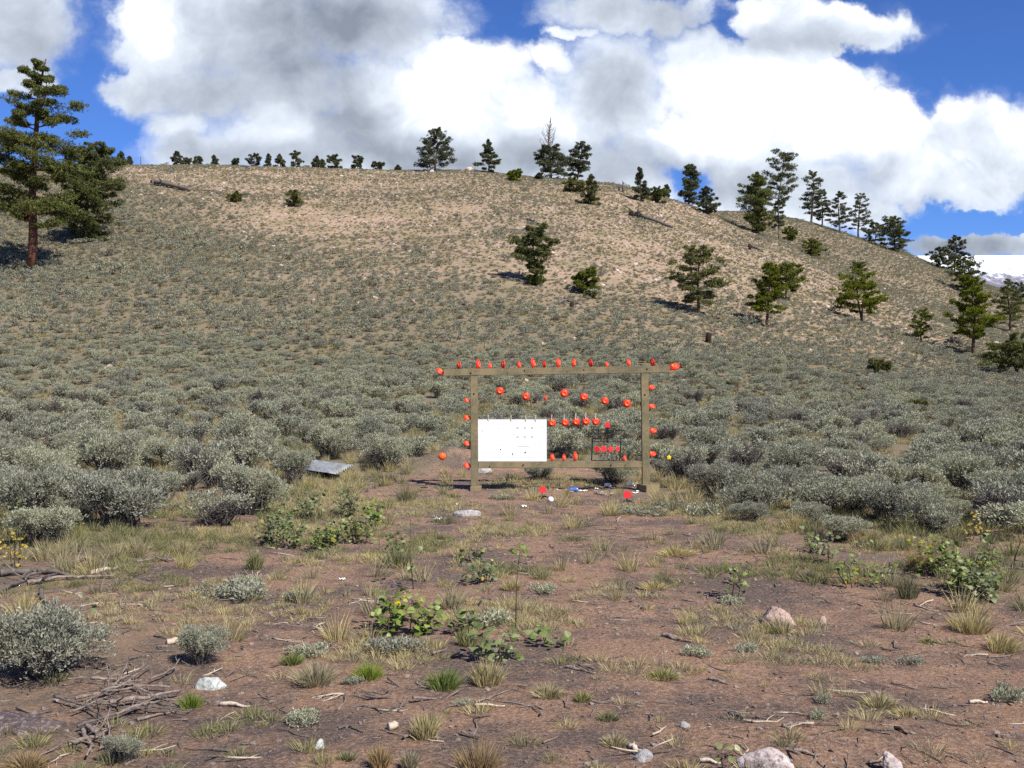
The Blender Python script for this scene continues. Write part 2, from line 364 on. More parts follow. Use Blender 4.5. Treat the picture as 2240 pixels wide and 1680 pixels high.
# ================================================================ terrain
def interp(x, tab): return np.interp(x, [a for a, b in tab], [b for a, b in tab])
REF = [(0, 0), (16, 0), (20, 0.06), (25, 0.3), (32, 0.75), (40, 1.55), (48, 2.9), (55, 4.4), (70, 8.5), (90, 14.6), (110, 20.8), (120, 23.6), (128, 25.3), (136, 26.5), (146, 27.2), (160, 27.4), (190, 26), (240, 20), (330, 9), (480, 2), (700, 0), (9000, 0)]
_yy = np.arange(0, 9000, 1.0); _rf = interp(_yy[:800], REF)
for _ in range(3): _rf = np.convolve(np.pad(_rf, 4, mode='edge'), np.ones(9) / 9, 'valid')
_rf = np.concatenate([_rf, np.zeros(len(_yy) - 800)])
def zref(Y): return np.interp(Y, _yy, _rf)
SKYA = [(-2000, 372), (0, 366), (240, 362), (500, 363), (700, 369), (900, 374), (1000, 372), (1050, 375), (1150, 387), (1250, 394), (1350, 404), (1420, 421), (1450, 431), (1500, 446), (1563, 470), (1620, 494), (1671, 513), (1720, 532), (1800, 566), (1900, 610), (2000, 655), (2240, 730), (5000, 790)]
SKYB = [(-2000, 500), (1400, 470), (1574, 463), (1617, 464), (1680, 469), (1740, 479), (1765, 485), (1838, 507), (1910, 532), (1979, 552), (2033, 575), (2080, 593), (2142, 618), (2181, 630), (2240, 646), (2500, 690), (5000, 760)]
_ys = np.arange(30, 260, 1.0)
def solve_k(tab, shift):
    us = np.arange(-1500, 4000, 20.0); ks = []
    zr = zref(_ys - shift)
    for p in us:
        e = (HZ - interp(p, tab)) / F
        lo_, hi_ = 0.0, 3.0
        for _ in range(30):
            md = (lo_ + hi_) / 2
            if ((md * zr - EYE) / _ys).max() < e: lo_ = md
            else: hi_ = md
        ks.append(md)
    return us, np.array(ks)
uA, kA = solve_k(SKYA, 0); uB, kB = solve_k(SKYB, 38)
def zt(x, y):
    x = np.asarray(x, float); y = np.asarray(y, float)
    ph = np.arctan2(x, y); r = np.hypot(x, y); pc = np.clip(ph, -0.86, 0.86); Y = r * np.cos(pc)
    px = CX + F * np.tan(pc)
    a = zref(Y) * np.interp(px, uA, kA); b = zref(Y - 38) * np.interp(px, uB, kB)
    s = 1.2; d = np.clip((a - b) / s, -1, 1)
    z = np.where(d > 0, a, b) + s * 0.16 * (1 - np.abs(d)) ** 2 * sst(30, 70, Y)
    z = z * sst(2.0, 1.1, np.abs(ph))
    far = sst(25, 60, r)
    z = z + far * sst(115, 85, Y) * (fbm(x / 14, y / 14, 3) - 0.5) * 1.3 + sst(18, 40, r) * (fbm(x / 3, y / 3, 5) - 0.5) * 0.28 * sst(240, 120, r)
    z = z + (fbm(x / 2.6, y / 2.6, 9) - 0.5) * 0.10 * sst(16, 12, r) + (fbm(x / .5, y / .5, 12, 3) - 0.5) * 0.035 * sst(24, 14, r)
    z = z + 0.30 * np.exp(-((x + 0.95) / 0.75) ** 2 - ((y - 17.4) / 0.5) ** 2) * (0.7 + 0.6 * fbm(x * 4, y * 4, 2))
    z = z + 0.12 * np.exp(-((x + 0.1) / 1.1) ** 2 - ((y - 17.6) / 0.4) ** 2)
    z = z + 0.07 * np.exp(-((x - 1.45) / 0.8) ** 2 - ((y - 4.9) / 0.35) ** 2) + 0.05 * np.exp(-((x - 0.7) / 0.4) ** 2 - ((y - 7.6) / 0.35) ** 2)
    return z
def to_px(x, y, z): return CX + F * x / y, HZ - F * (z - EYE) / y
_YG = np.concatenate([np.arange(3.5, 30, 0.02), np.arange(30, 230, 0.1)])
def place(px, row, extra=0.0):
    """ground point first seen at photo column px and row; past the crest it is the crest itself"""
    u = (px - CX) / F; z = zt(u * _YG, _YG); rr = HZ - F * (z - EYE) / _YG
    hit = np.nonzero(rr <= row)[0]
    i = hit[0] if len(hit) else int(np.argmin(rr[_YG < 200]))
    Y = _YG[i] + extra
    return float(u * Y), float(Y), float(zt(u * Y, Y))
def sxy(n, ymin, ymax, rng, pw=1.0, margin=1.12):
    """random ground points inside the seen wedge, uniform over the ground for pw=1"""
    Y = np.sqrt(rng.uniform(ymin ** 2, ymax ** 2, n)) if pw == 1 else (rng.uniform(ymin ** pw, ymax ** pw, n)) ** (1 / pw)
    hw = 0.4663 * margin; w = (hw * Y + 3.2) / (hw * Y)           # a margin of some metres at each side for other viewpoints
    Y = rng.choice(Y, int(n * w.mean()), p=w / w.sum())
    return rng.uniform(-1, 1, len(Y)) * (hw * Y + 3.2), Y
BND = [(0, 400), (270, 440), (600, 560), (900, 640), (1150, 700), (1500, 730), (1800, 750), (2240, 790)]
def tan_mask(x, y, z):
    px, row = to_px(x, np.maximum(y, 1.0), z); b = interp(px, BND)
    n = (fbm(x / 9, y / 9, 31) - 0.5) * 150 + (fbm(x / 2.2, y / 2.2, 33) - 0.5) * 90
    far2 = sst(1540, 1700, px) * sst(95, 130, y)
    return sst(80, -110, row + n - b) * (1 - 0.5 * far2) * (0.62 + 0.38 * sst(0.3, 0.6, fbm(x / 12, y / 12, 35)))
def dirt_mask(x, y):
    """bare red soil of the clearing round the frame"""
    xl = np.interp(y, [4, 6.5, 8.5, 10.5, 12, 14, 16, 18, 19], [-1.95, -2.3, -3.0, -3.3, -2.5, -2.0, -1.7, -1.4, -1.0])
    xr = np.interp(y, [4, 6.5, 8.5, 10.5, 12, 14, 16, 18, 19], [3.5, 4.0, 3.3, 2.9, 2.1, 1.9, 1.7, 1.2, 1.0])
    n = (fbm(x / 1.1, y / 1.1, 41) - 0.5) * 1.6
    d = np.minimum(x - xl, xr - x) + n
    return sst(-0.35, 0.45, d) * sst(18.8, 17.6, y + n * 0.6)

def build_ground():
    ph = np.concatenate([np.linspace(-math.pi, -0.56, 60, endpoint=False), np.linspace(-0.56, 0.56, 620, endpoint=False), np.linspace(0.56, math.pi, 61)])
    r = [0.02, 0.5, 1.2, 2.0, 2.8, 3.4]
    while r[-1] < 26: r.append(r[-1] * 1.0055)
    while r[-1] < 250: r.append(r[-1] * 1.0085)
    while r[-1] < 9000: r.append(r[-1] * 1.15)
    r = np.array(r)
    PH, RR = np.meshgrid(ph, r); X = RR * np.sin(PH); Y = RR * np.cos(PH); Z = zt(X, Y)
    V = np.stack([X, Y, Z], -1).reshape(-1, 3); n = len(ph)
    I, J = np.meshgrid(np.arange(len(r) - 1), np.arange(n - 1), indexing='ij')
    a = (I * n + J).ravel(); q = np.stack([a, a + n, a + n + 1, a + 1], 1)[:, ::-1]
    x, y, z = V[:, 0], V[:, 1], V[:, 2]
    tm = tan_mask(x, y, z) * sst(20, 40, y); dm = dirt_mask(x, y)
    dm = np.maximum(dm, 0.8 * sst(17, 13, y) * (0.6 + 0.4 * fbm(x, y, 43)))
    m, t = mat_new('ground_soil'); g = G(t); tcn = g.n('ShaderNodeTexCoord'); v = tcn.outputs['Object']
    fine = g.noise(v, 45, 7, 0.75); med = g.noise(v, 6, 6, 0.65); big = g.noise(v, 0.9, 4, 0.6)
    soil = g.ramp(fine, [(0.30, (0.13, 0.072, 0.044)), (0.5, (0.275, 0.168, 0.110)), (0.70, (0.46, 0.32, 0.225))])
    dark = g.ramp(fine, [(0.30, (0.050, 0.036, 0.029)), (0.5, (0.125, 0.090, 0.073)), (0.70, (0.29, 0.225, 0.185))])
    soil = g.mix(g.ramp(g.m('ADD', g.m('MULTIPLY', big, 0.65), g.m('MULTIPLY', med, 0.35)), [(0.43, (1, 1, 1)), (0.55, (0, 0, 0))]), soil, dark)
    litter = g.ramp(g.noise(v, 30, 6, 0.7), [(0.3, (0.115, 0.09, 0.060)), (0.55, (0.205, 0.170, 0.113)), (0.75, (0.32, 0.265, 0.18))])
    scree = g.ramp(g.noise(v, 3.5, 8, 0.8), [(0.3, (0.20, 0.135, 0.098)), (0.5, (0.335, 0.236, 0.168)), (0.68, (0.52, 0.395, 0.295))])
    scree = g.mix(g.ramp(g.noise(v, 0.35, 7, 0.75), [(0.42, (0, 0, 0)), (0.60, (0.85, 0.85, 0.85))]), scree, (0.225, 0.185, 0.105))
    peb = g.ramp(g.vor(v, 55), [(0.10, (1, 1, 1)), (0.16, (0, 0, 0))])
    pebc = g.ramp(g.n('ShaderNodeTexVoronoi').outputs[0], [(0, (0.5, 0.4, 0.34)), (1, (0.5, 0.4, 0.34))])
    selv = g.vor(v, 55, 'Color'); sep = g.n('ShaderNodeSeparateColor'); g.l(selv, sep.inputs[0])
    pm = g.m('MULTIPLY', peb, g.m('GREATER_THAN', sep.outputs[0], 0.72))
    soil = g.mix(pm, soil, (0.52, 0.42, 0.36))
    c = g.mix(g.attr('dirt'), litter, soil); c = g.mix(g.attr('tan'), c, scree)
    h = g.m('ADD', fine, g.m('MULTIPLY', med, 1.5))
    g.out(c, 0.95, g.bump(h, 0.8, 0.03), 0.1)
    me = mesh_np('ground', V, q, None, [m], True, {'dirt': dm, 'tan': tm})
    return tag(obj('ground', me), kind='structure')
build_ground()

def build_mountain():
    xs = np.linspace(-6000, 9000, 400); ys = np.linspace(4200, 6800, 60)
    X, Y = np.meshgrid(xs, ys)
    t = (Y - 4200) / 2600
    crest = 688 + 30 * (fbm(X / 1500, Y * 0 + 1, 51) - 0.5) + 12 * np.clip((X - 1500) / 900, -1, 2)
    Z = crest * np.sin(np.clip(t * 1.35, 0, 1) * math.pi / 2) - 60 + (fbm(X / 260, Y / 260, 55, 5) - 0.5) * 90 * (1 - np.clip(t * 1.6, 0, 0.93))
    V = np.stack([X, Y, Z], -1).reshape(-1, 3); n = len(xs)
    I, J = np.meshgrid(np.arange(len(ys) - 1), np.arange(n - 1), indexing='ij')
    a = (I * n + J).ravel(); q = np.stack([a, a + 1, a + n + 1, a + n], 1)
    m, tt = mat_new('snowy_slope'); g = G(tt); tcn = g.n('ShaderNodeTexCoord'); v = tcn.outputs['Object']
    sz = g.n('ShaderNodeSeparateXYZ'); g.l(v, sz.inputs[0])
    mp = g.n('ShaderNodeMapping'); mp.inputs['Scale'].default_value = (1, 0.5, 0.6); g.l(v, mp.inputs[0])
    nn = g.noise(mp.outputs[0], 0.03, 9, 0.85)
    f = g.m('ADD', g.mr(sz.outputs[2], 385, 560, 0.0, 1.0), g.m('MULTIPLY', g.m('SUBTRACT', nn, 0.5), 2.8))
    c = g.ramp(f, [(0.25, (0.15, 0.14, 0.17)), (0.5, (0.36, 0.37, 0.43)), (0.62, (0.86, 0.88, 0.92))])
    g.out(c, 0.8, None, 0.1)
    return tag(obj('snowy_mountain', mesh_np('snowy_mountain', V, q, None, [m], True)), kind='structure')
build_mountain()

# ================================================================ foliage builders
def unit(v): return v / (np.linalg.norm(v, axis=-1, keepdims=True) + 1e-9)
def blades(O, D, ln, wd, rng, bend=0.0):
    """diamond blades: base, side, tip, side"""
    D = unit(D); n = len(O); s = unit(np.cross(D, rng.normal(size=(n, 3))))
    ln = np.asarray(ln)[:, None] * np.ones((n, 1)); wd = np.asarray(wd)[:, None] * np.ones((n, 1))
    mid = O + D * ln * 0.5; tip = O + D * ln + np.array([0, 0, -1.0]) * ln * bend
    V = np.stack([O, mid + s * wd * 0.5, tip, mid - s * wd * 0.5], 1).reshape(-1, 3)
    return V, np.arange(4 * n).reshape(n, 4)
def sphere_dirs(n, rng, up=0.0):
    d = rng.normal(size=(n, 3)); d = unit(d); d[:, 2] = d[:, 2] + up; return unit(d)

def make_sage(seed, nlobe, ntuft, nleaf, ll, lw, stems, flat=0.62, dead=0.0):
    """bush of unit width: returns (foliage arrays, stem MB)"""
    rng = np.random.RandomState(seed)
    lobes = []
    for i in range(nlobe):
        a = i / nlobe * 2 * math.pi + rng.uniform(-.4, .4); rr = rng.uniform(0.20, 0.38) if i else 0.05
        lobes.append((rr * math.cos(a), rr * math.sin(a), rng.uniform(0.24, 0.50) * flat / .62, rng.uniform(0.11, 0.21)))
    lobes = np.array(lobes)
    w = lobes[:, 3] ** 2; k = rng.choice(nlobe, ntuft, p=w / w.sum())
    d = sphere_dirs(ntuft, rng, 0.45)
    r = lobes[k, 3] * rng.uniform(0.30, 1.25, ntuft) ** 0.6 * np.where(rng.uniform(size=ntuft) < .14, rng.uniform(1.1, 1.45, ntuft), 1)
    C = lobes[k, :3] + d * r[:, None] * np.array([1.05, 1.05, 0.72])
    keep = C[:, 2] > 0.06; C = C[keep]; d = d[keep]; k = k[keep]
    nt_ = len(C)
    tv = np.clip(rng.normal(0.5, 0.2, nt_), 0, 1)
    O = np.repeat(C, nleaf, 0) + rng.normal(size=(nt_ * nleaf, 3)) * ll * 0.35
    D = np.repeat(d * 0.7 + np.array([0, 0, 0.7]), nleaf, 0) + rng.normal(size=(nt_ * nleaf, 3)) * 0.55
    V, Q = blades(O, D, ll * rng.uniform(0.6, 1.2, len(O)), lw * rng.uniform(0.7, 1.2, len(O)), rng)
    v = np.repeat(np.clip(np.repeat(tv, nleaf) + rng.normal(0, 0.18, len(O)), 0, 1), 4)
    mb = MB()
    for i in range(stems):
        l = lobes[rng.randint(nlobe)]; e = l[:3] + sphere_dirs(1, rng, 0.2)[0] * l[3] * rng.uniform(0.3, 0.98)
        b = np.array([rng.normal(0, .035), rng.normal(0, .035), -0.04])
        m1 = b * 0.5 + e * 0.35 + rng.normal(0, 0.035, 3); m1[2] = max(m1[2] * 0.75, 0.03); m2 = e * 0.72 + b * .2 + rng.normal(0, 0.025, 3)
        r0 = rng.uniform(0.008, 0.018)
        mb.tube([b, m1, m2, e], [r0, r0 * .7, r0 * .42, r0 * .18], 4, False)
        for _ in range(3 if stems > 12 else 0):
            e2 = m2 + rng.normal(0, 0.10, 3) + np.array([0, 0, .05]); mb.tube([m2, (m2 + e2) / 2 + rng.normal(0, .012, 3), e2], [r0 * .35, r0 * .25, r0 * .12], 3, False)
    return (V, Q, v), mb
def sage_meshes(tagname, seed, *a, mat='sage', **kw):
    (V, Q, v), mb = make_sage(seed, *a, **kw)
    f = mesh_np('sage_foliage_' + tagname, V, Q, None, [M[mat]], False, {'v': v})
    s = mb.mesh('sage_stems_' + tagname, M['sagestem'], True) if mb.n else None
    return f, s
# ---- scatter: one object, many small plants on it
def scatter(name, protos, x, y, z, sc, idx, rng, tilt=0.12, rot=None, kind='stuff'):
    c = bpy.data.collections.new(name + '_kinds')
    for i, me in enumerate(protos):
        o = bpy.data.objects.new('%s_kind_%02d' % (name, i), me); c.objects.link(o)
    n = len(x); me = bpy.data.meshes.new(name); me.vertices.add(n)
    me.vertices.foreach_set('co', np.stack([x, y, z], -1).astype(np.float32).ravel())
    a = me.attributes.new('pick', 'INT', 'POINT'); a.data.foreach_set('value', idx.astype(np.int32))
    rt = rot if rot is not None else np.stack([rng.normal(0, tilt, n), rng.normal(0, tilt, n), rng.uniform(0, 6.283, n)], -1)
    a = me.attributes.new('rot', 'FLOAT_VECTOR', 'POINT'); a.data.foreach_set('vector', rt.astype(np.float32).ravel())
    if np.ndim(sc) == 1: sc = np.stack([sc, sc, sc], -1)
    a = me.attributes.new('scl', 'FLOAT_VECTOR', 'POINT'); a.data.foreach_set('vector', sc.astype(np.float32).ravel())
    o = obj(name, me); ng = bpy.data.node_groups.new(name, 'GeometryNodeTree')
    ng.interface.new_socket('Geometry', in_out='INPUT', socket_type='NodeSocketGeometry'); ng.interface.new_socket('Geometry', in_out='OUTPUT', socket_type='NodeSocketGeometry')
    gi = ng.nodes.new('NodeGroupInput'); go = ng.nodes.new('NodeGroupOutput'); ip = ng.nodes.new('GeometryNodeInstanceOnPoints')
    ci = ng.nodes.new('GeometryNodeCollectionInfo'); ci.inputs[0].default_value = c; ci.inputs['Separate Children'].default_value = True; ci.inputs['Reset Children'].default_value = True
    def na(k, ty):
        q = ng.nodes.new('GeometryNodeInputNamedAttribute'); q.data_type = ty; q.inputs[0].default_value = k; return q.outputs[0]
    lk = ng.links.new
    lk(gi.outputs[0], ip.inputs['Points']); lk(ci.outputs[0], ip.inputs['Instance']); ip.inputs['Pick Instance'].default_value = True
    lk(na('pick', 'INT'), ip.inputs['Instance Index']); lk(na('rot', 'FLOAT_VECTOR'), ip.inputs['Rotation']); lk(na('scl', 'FLOAT_VECTOR'), ip.inputs['Scale'])
    lk(ip.outputs[0], go.inputs[0])
    md = o.modifiers.new('scatter', 'NODES'); md.node_group = ng
    return o

# ================================================================ sagebrush
NEAR = [sage_meshes('near%d' % i, 100 + i, 9 + i % 3, 2100, 8, 0.034, 0.010, 60, flat=0.6 + 0.05 * (i % 3)) for i in range(5)]
MID = [sage_meshes('mid%d' % i, 200 + i, 8 + i % 3, 620, 7, 0.052, 0.018, 34, flat=0.6 + 0.05 * (i % 3)) for i in range(6)]
DEAD = [sage_meshes('bare%d' % i, 250 + i, 8, 260, 6, 0.048, 0.016, 150, flat=0.66) for i in range(3)]
FAR = [sage_meshes('far%d' % i, 300 + i, 6, 90, 4, 0.12, 0.055, 0, mat='sagefar')[0] for i in range(6)]
LOW = [sage_meshes('low%d' % i, 400 + i, 5, 260, 6, 0.085, 0.028, 8, flat=0.26) for i in range(3)]

def put_sage(x, y, w, h, kind, label, group, rz=None, name='sagebrush', cat='sagebrush'):
    f, s = kind
    t = thing(name, label, cat, (x, y, float(zt(x, y)) - 0.02 * w), group, random.uniform(0, 6.28) if rz is None else rz)
    hh = h / 0.62
    t.scale = (w, w, hh)
    obj('foliage', f, t)
    if s: obj('stems', s, t)
    return t
# photo column, base row, width px, height px, kind, label
SG = [
 (90, 1500, 300, 165, 'n', 'big pale sagebrush filling the lower left corner, above the heap of dead branches'),
 (440, 1462, 118, 78, 'n', 'small lone sagebrush just above the white stone in the left foreground'),
 (270, 1675, 90, 60, 'n', 'small sagebrush tuft at the bottom edge beside the grey root sticks'),
 (265, 1160, 270, 140, 'n', 'wide bright sagebrush at the front edge of the left brush'),
 (60, 1165, 190, 130, 'n', 'sagebrush at the left border behind the sapling with yellow leaves'),
 (485, 1085, 130, 95, 'd', 'half dead sagebrush with dark bare stems left of the metal sheet'),
 (240, 1055, 160, 105, 'n', 'round sagebrush behind the wide bright one on the left'),
 (100, 1075, 150, 90, 'n', 'sagebrush between the left border and the round bush'),
 (380, 1030, 140, 80, 'n', 'sagebrush just behind the half dead bush on the left'),
 (640, 1062, 100, 72, 'n', 'sagebrush standing over the left end of the corrugated metal sheet'),
 (560, 1000, 160, 90, 'n', 'sagebrush with grey stems behind the corrugated metal sheet'),
 (720, 1008, 110, 70, 'n', 'sagebrush right behind the corner of the corrugated metal sheet'),
 (850, 1030, 130, 75, 'n', 'dark based sagebrush nearest to the left of the orange ball'),
 (170, 1000, 110, 60, 'n', 'low pale sagebrush far left in the second row of brush'),
 (1340, 1062, 110, 52, 'n', 'pale sagebrush under the bottom beam near the right post'),
 (1500, 1060, 110, 80, 'd', 'bare stemmed sagebrush just right of the yellow hanging toy'),
 (1570, 1095, 130, 75, 'n', 'sagebrush at the front corner of the brush right of the frame'),
 (1690, 1110, 130, 82, 'n', 'pale rounded sagebrush in front of the right brush'),
 (1800, 1130, 190, 92, 'n', 'broad sagebrush at the front of the right brush behind the dry grass clump'),
 (1940, 1150, 180, 90, 'n', 'broad sagebrush left of the yellow leaved sapling'),
 (2050, 1170, 160, 90, 'n', 'sagebrush beside the yellow leaved sapling on the right'),
 (2190, 1160, 170, 100, 'd', 'grey stemmed sagebrush at the right border'),
 (1630, 1040, 130, 75, 'd', 'bare grey sagebrush behind the pale rounded one on the right'),
 (1180, 1050, 70, 34, 'n', 'small sagebrush seen under the bottom beam near its middle'),
 (1100, 1094, 60, 20, 'l', 'tiny pale sage tuft in front of the left post'),
 (1460, 1112, 90, 28, 'l', 'low sage mat in front of the right foot block'),
 (1740, 1065, 150, 85, 'n', 'sagebrush behind the broad front bushes right of the frame'),
 (1870, 1075, 170, 85, 'd', 'grey bare sagebrush above the broad sagebrush on the right'),
 (1990, 1090, 160, 85, 'n', 'sagebrush above the yellow leaved sapling on the right'),
 (2110, 1085, 150, 85, 'n', 'round sagebrush near the right border behind the front row'),
 (1870, 1125, 120, 70, 'n', 'sagebrush squeezed between the two broad front ones'),
 (1545, 1010, 120, 70, 'n', 'sagebrush behind the bare stemmed one right of the toy'),
 (170, 1120, 140, 90, 'n', 'dark green sagebrush behind the wide bright one at its left'),
 (20, 1030, 130, 80, 'n', 'sagebrush cut by the left border in the second row'),
 (350, 1105, 120, 70, 'n', 'sagebrush filling the gap behind the wide bright one at its right'),
 (820, 975, 110, 60, 'n', 'pale sagebrush above the dark based one left of the orange ball'),
 (1640, 1145, 90, 40, 'n', 'small sagebrush in front of the pale rounded one'),
]
KN = {'n': NEAR, 'm': MID, 'd': DEAD, 'l': LOW}
hand = []
for i, (px, row, w, h, k, lab) in enumerate(SG):
    x, y, z = place(px, row); s = y / F
    y2 = y + w * s * 0.25
    put_sage(x * y2 / y, y2, w * s, h * s * 1.05, KN[k][i % len(KN[k])], lab, 'hand sized sagebrush round the clearing'.replace('hand sized', 'nearest'))
    hand.append((x * y2 / y, y2, w * s * 0.45))
# wild bushes over the flat and the hill
rg = np.random.RandomState(5)
def dart(ymin, ymax, n, dens, size, rg):
    X, Y = sxy(n, ymin, ymax, rg); Z = zt(X, Y); n = len(X)
    px, row = to_px(X, Y, Z)
    D = dens(X, Y, Z, px, row) * np.interp(Y, [30, 45, 60], [0.62, 1.0, 1.0]); W_ = size(X, Y, Z, px, row, rg)
    keep = (rg.uniform(size=n) < D) & ((Y < 148) | (px > 1500))
    X, Y, Z, W_ = X[keep], Y[keep], Z[keep], W_[keep]
    o = np.argsort(-W_); X, Y, Z, W_ = X[o], Y[o], Z[o], W_[o]
    grid = {}; out = []
    for i in range(len(X)):
        c = (int(X[i] // 1.2), int(Y[i] // 1.2)); ok = True
        for a in (-1, 0, 1):
            for b in (-1, 0, 1):
                for j in grid.get((c[0] + a, c[1] + b), ()):
                    if (X[i] - X[j]) ** 2 + (Y[i] - Y[j]) ** 2 < (0.44 * (W_[i] + W_[j])) ** 2: ok = False; break
                if not ok: break
            if not ok: break
        if ok: grid.setdefault(c, []).append(i); out.append(i)
    out = np.array(out); return X[out], Y[out], Z[out], W_[out]
def dens(X, Y, Z, px, row):
    t = tan_mask(X, Y, Z) * sst(20, 40, Y)
    d = (1 - dirt_mask(X, Y) * 1.6) * (0.34 + 0.66 * sst(0.36, 0.60, fbm(X / 2.6, Y / 2.6, 61) * 0.7 + fbm(X / 16, Y / 16, 63) * 0.3 + 0.05)) * (1 - t * 0.72)
    d = np.where(row < 470, d * 0.75, d)
    d = d * sst(8.5, 12.5, Y + np.abs(X) * 0.0)
    for a, b, r in hand: d = np.where((X - a) ** 2 + (Y - b) ** 2 < (r + 0.3) ** 2, 0, d)
    return np.clip(d, 0, 1)
def size(X, Y, Z, px, row, rg):
    t = tan_mask(X, Y, Z)
    return (0.30 + 0.66 * rg.uniform(size=len(X)) ** 1.3) * np.where((rg.uniform(size=len(X)) < .035) & (Y > 60), 1.9, 1.0) * (1 - 0.45 * t) * np.interp(Y, [10, 20, 50, 100, 140], [1.1, 1.0, 0.85, 0.72, 0.62]) * (0.8 + 0.4 * fbm(X / 5, Y / 5, 66))
X, Y, Z, WW = dart(10, 192, 170000, dens, size, rg)
# the posts' foot and the metal sheet stay clear
PXs = CX + F * X / Y; ok = ~((Y < 19.3) & (np.abs(X) < 1.6)) & ~((PXs > 560) & (PXs < 830) & (Y < 18.6)) & ~((PXs > 780) & (PXs < 1030) & (Y < 17.5)); X, Y, Z, WW = X[ok], Y[ok], Z[ok], WW[ok]
o = np.argsort(Y / WW * (1 + 0 * Y)); X, Y, Z, WW = X[o], Y[o], Z[o], WW[o]
inv = np.abs(X / Y) < 0.475
LM = [(90, 'below the red trunked pine'), (250, 'below the bushy left pine'), (400, 'below the left slope log'), (530, 'above the half dead bush'), (650, 'above the metal sheet'), (780, 'between metal sheet and orange ball'), (930, 'above the orange ball'),
      (1110, 'behind the white board'), (1260, 'behind the pegged discs'), (1360, 'behind the steel rack'), (1450, 'above the yellow toy'), (1545, 'below the burnt stump'), (1690, 'below the two tiered pine'), (1800, 'right of the two tiered pine'), (1920, 'below the bright green shrub'), (2020, 'below the small young pine'), (2130, 'below the tallest slope pine'), (2220, 'near the right border')]
BANDS = ['level with the top beam', 'level with the hanging discs', 'level with the pegged discs', 'level with the rack paddles', 'level with the orange ball', 'level with the bottom beam', 'in the front brush']
NI = 300 - len(SG)
ids = np.nonzero(inv)[0][:NI]
for j, i in enumerate(ids):
    x, y = float(X[i]), float(Y[i]); px = CX + F * x / y
    dead = rg.uniform() < 0.22
    kd = DEAD[j % 3] if dead else (NEAR[j % 5] if y < 17 else MID[j % 6])
    h_ = rg.uniform(0.42, 0.66); sz = 'big' if WW[i] > .85 else 'small' if WW[i] < .6 else 'middling'
    colm = LM[int(np.argmin([abs(px - q[0]) for q in LM]))][1]
    row = HZ - F * (Z[i] - EYE) / y; band = BANDS[int(np.searchsorted([838, 885, 935, 970, 1003, 1045], row))]
    put_sage(x, y, float(WW[i]), float(WW[i]) * h_, kd, sz + (' half bare' if dead else '') + ' sagebrush ' + band + ', ' + colm, 'sagebrush covering the flat')
rest = np.ones(len(X), bool); rest[ids] = False
X, Y, Z, WW = X[rest], Y[rest], Z[rest], WW[rest]
nearr = Y < 45
pr = [m[0] for m in MID] + FAR
idx = np.where(Y < 48, rg.randint(0, 6, len(X)), 6 + rg.randint(0, 6, len(X)))
hs = rg.uniform(0.6, 1.05, len(X)) * np.interp(Y, [30, 90], [1.0, 0.85])
so = scatter('sagebrush_cover', pr, X, Y, Z - 0.03, np.stack([WW, WW, WW * hs], -1), idx, rg, 0.1)
tag(so, 'grey-green sagebrush covering the flat and the hillside in the distance', 'sagebrush', kind='stuff')
print('SAGE', len(X))

# ================================================================ grass tufts
def tuft_mesh(name, seed, n, h, w, spread, bw, mat, lean=0.0, heads=False):
    rng = np.random.RandomState(seed)
    a = rng.uniform(0, 6.283, n); r = rng.uniform(0, 1, n) ** 0.7
    O = np.stack([np.cos(a) * r * w * 0.28, np.sin(a) * r * w * 0.28, np.zeros(n) - 0.01], -1)
    D = np.stack([np.cos(a) * r * spread + lean, np.sin(a) * r * spread, np.ones(n)], -1) + rng.normal(0, 0.10, (n, 3))
    ln = h * rng.uniform(0.45, 1.05, n) * (1 - 0.25 * r)
    D = unit(D); s = unit(np.cross(D, rng.normal(size=(n, 3)))); bw_ = bw * rng.uniform(0.6, 1.2, n)
    m1 = O + D * (ln * 0.5)[:, None]; drop = np.array([0, 0, -1.0]) * (ln * rng.uniform(0.02, 0.22, n) * (0.4 + r))[:, None]
    hor = D.copy(); hor[:, 2] = 0; tip = O + D * ln[:, None] + drop + hor * (ln * 0.15)[:, None]
    V = np.stack([O - s * bw_[:, None] * .5, O + s * bw_[:, None] * .5, m1 + s * bw_[:, None] * .4, m1 - s * bw_[:, None] * .4, tip], 1).reshape(-1, 3)
    b = np.arange(n)[:, None] * 5
    v = np.repeat(np.clip(rng.beta(2, 2, n), 0, 1), 5)
    return mesh_np(name, V, b + np.array([0, 1, 2, 3]), b + np.array([3, 2, 4]), [M[mat]], False, {'v': v})
HG = [tuft_mesh('hill_tuft%d' % i, 500 + i, 34, 0.23, 0.26, 0.9, 0.020, 'hillgrass') for i in range(4)]
DG = [tuft_mesh('dry_tuft%d' % i, 520 + i, 90, 0.26, 0.22, 0.65, 0.005, 'dry') for i in range(3)] + [tuft_mesh('green_tuft%d' % i, 530 + i, 90, 0.20, 0.24, 0.8, 0.005, 'grassg') for i in range(3)]
LG = [tuft_mesh('low_tuft%d' % i, 540 + i, 90, 0.085, 0.22, 1.3, 0.0034, ['dry', 'grassg', 'grassg', 'dry'][i]) for i in range(4)]
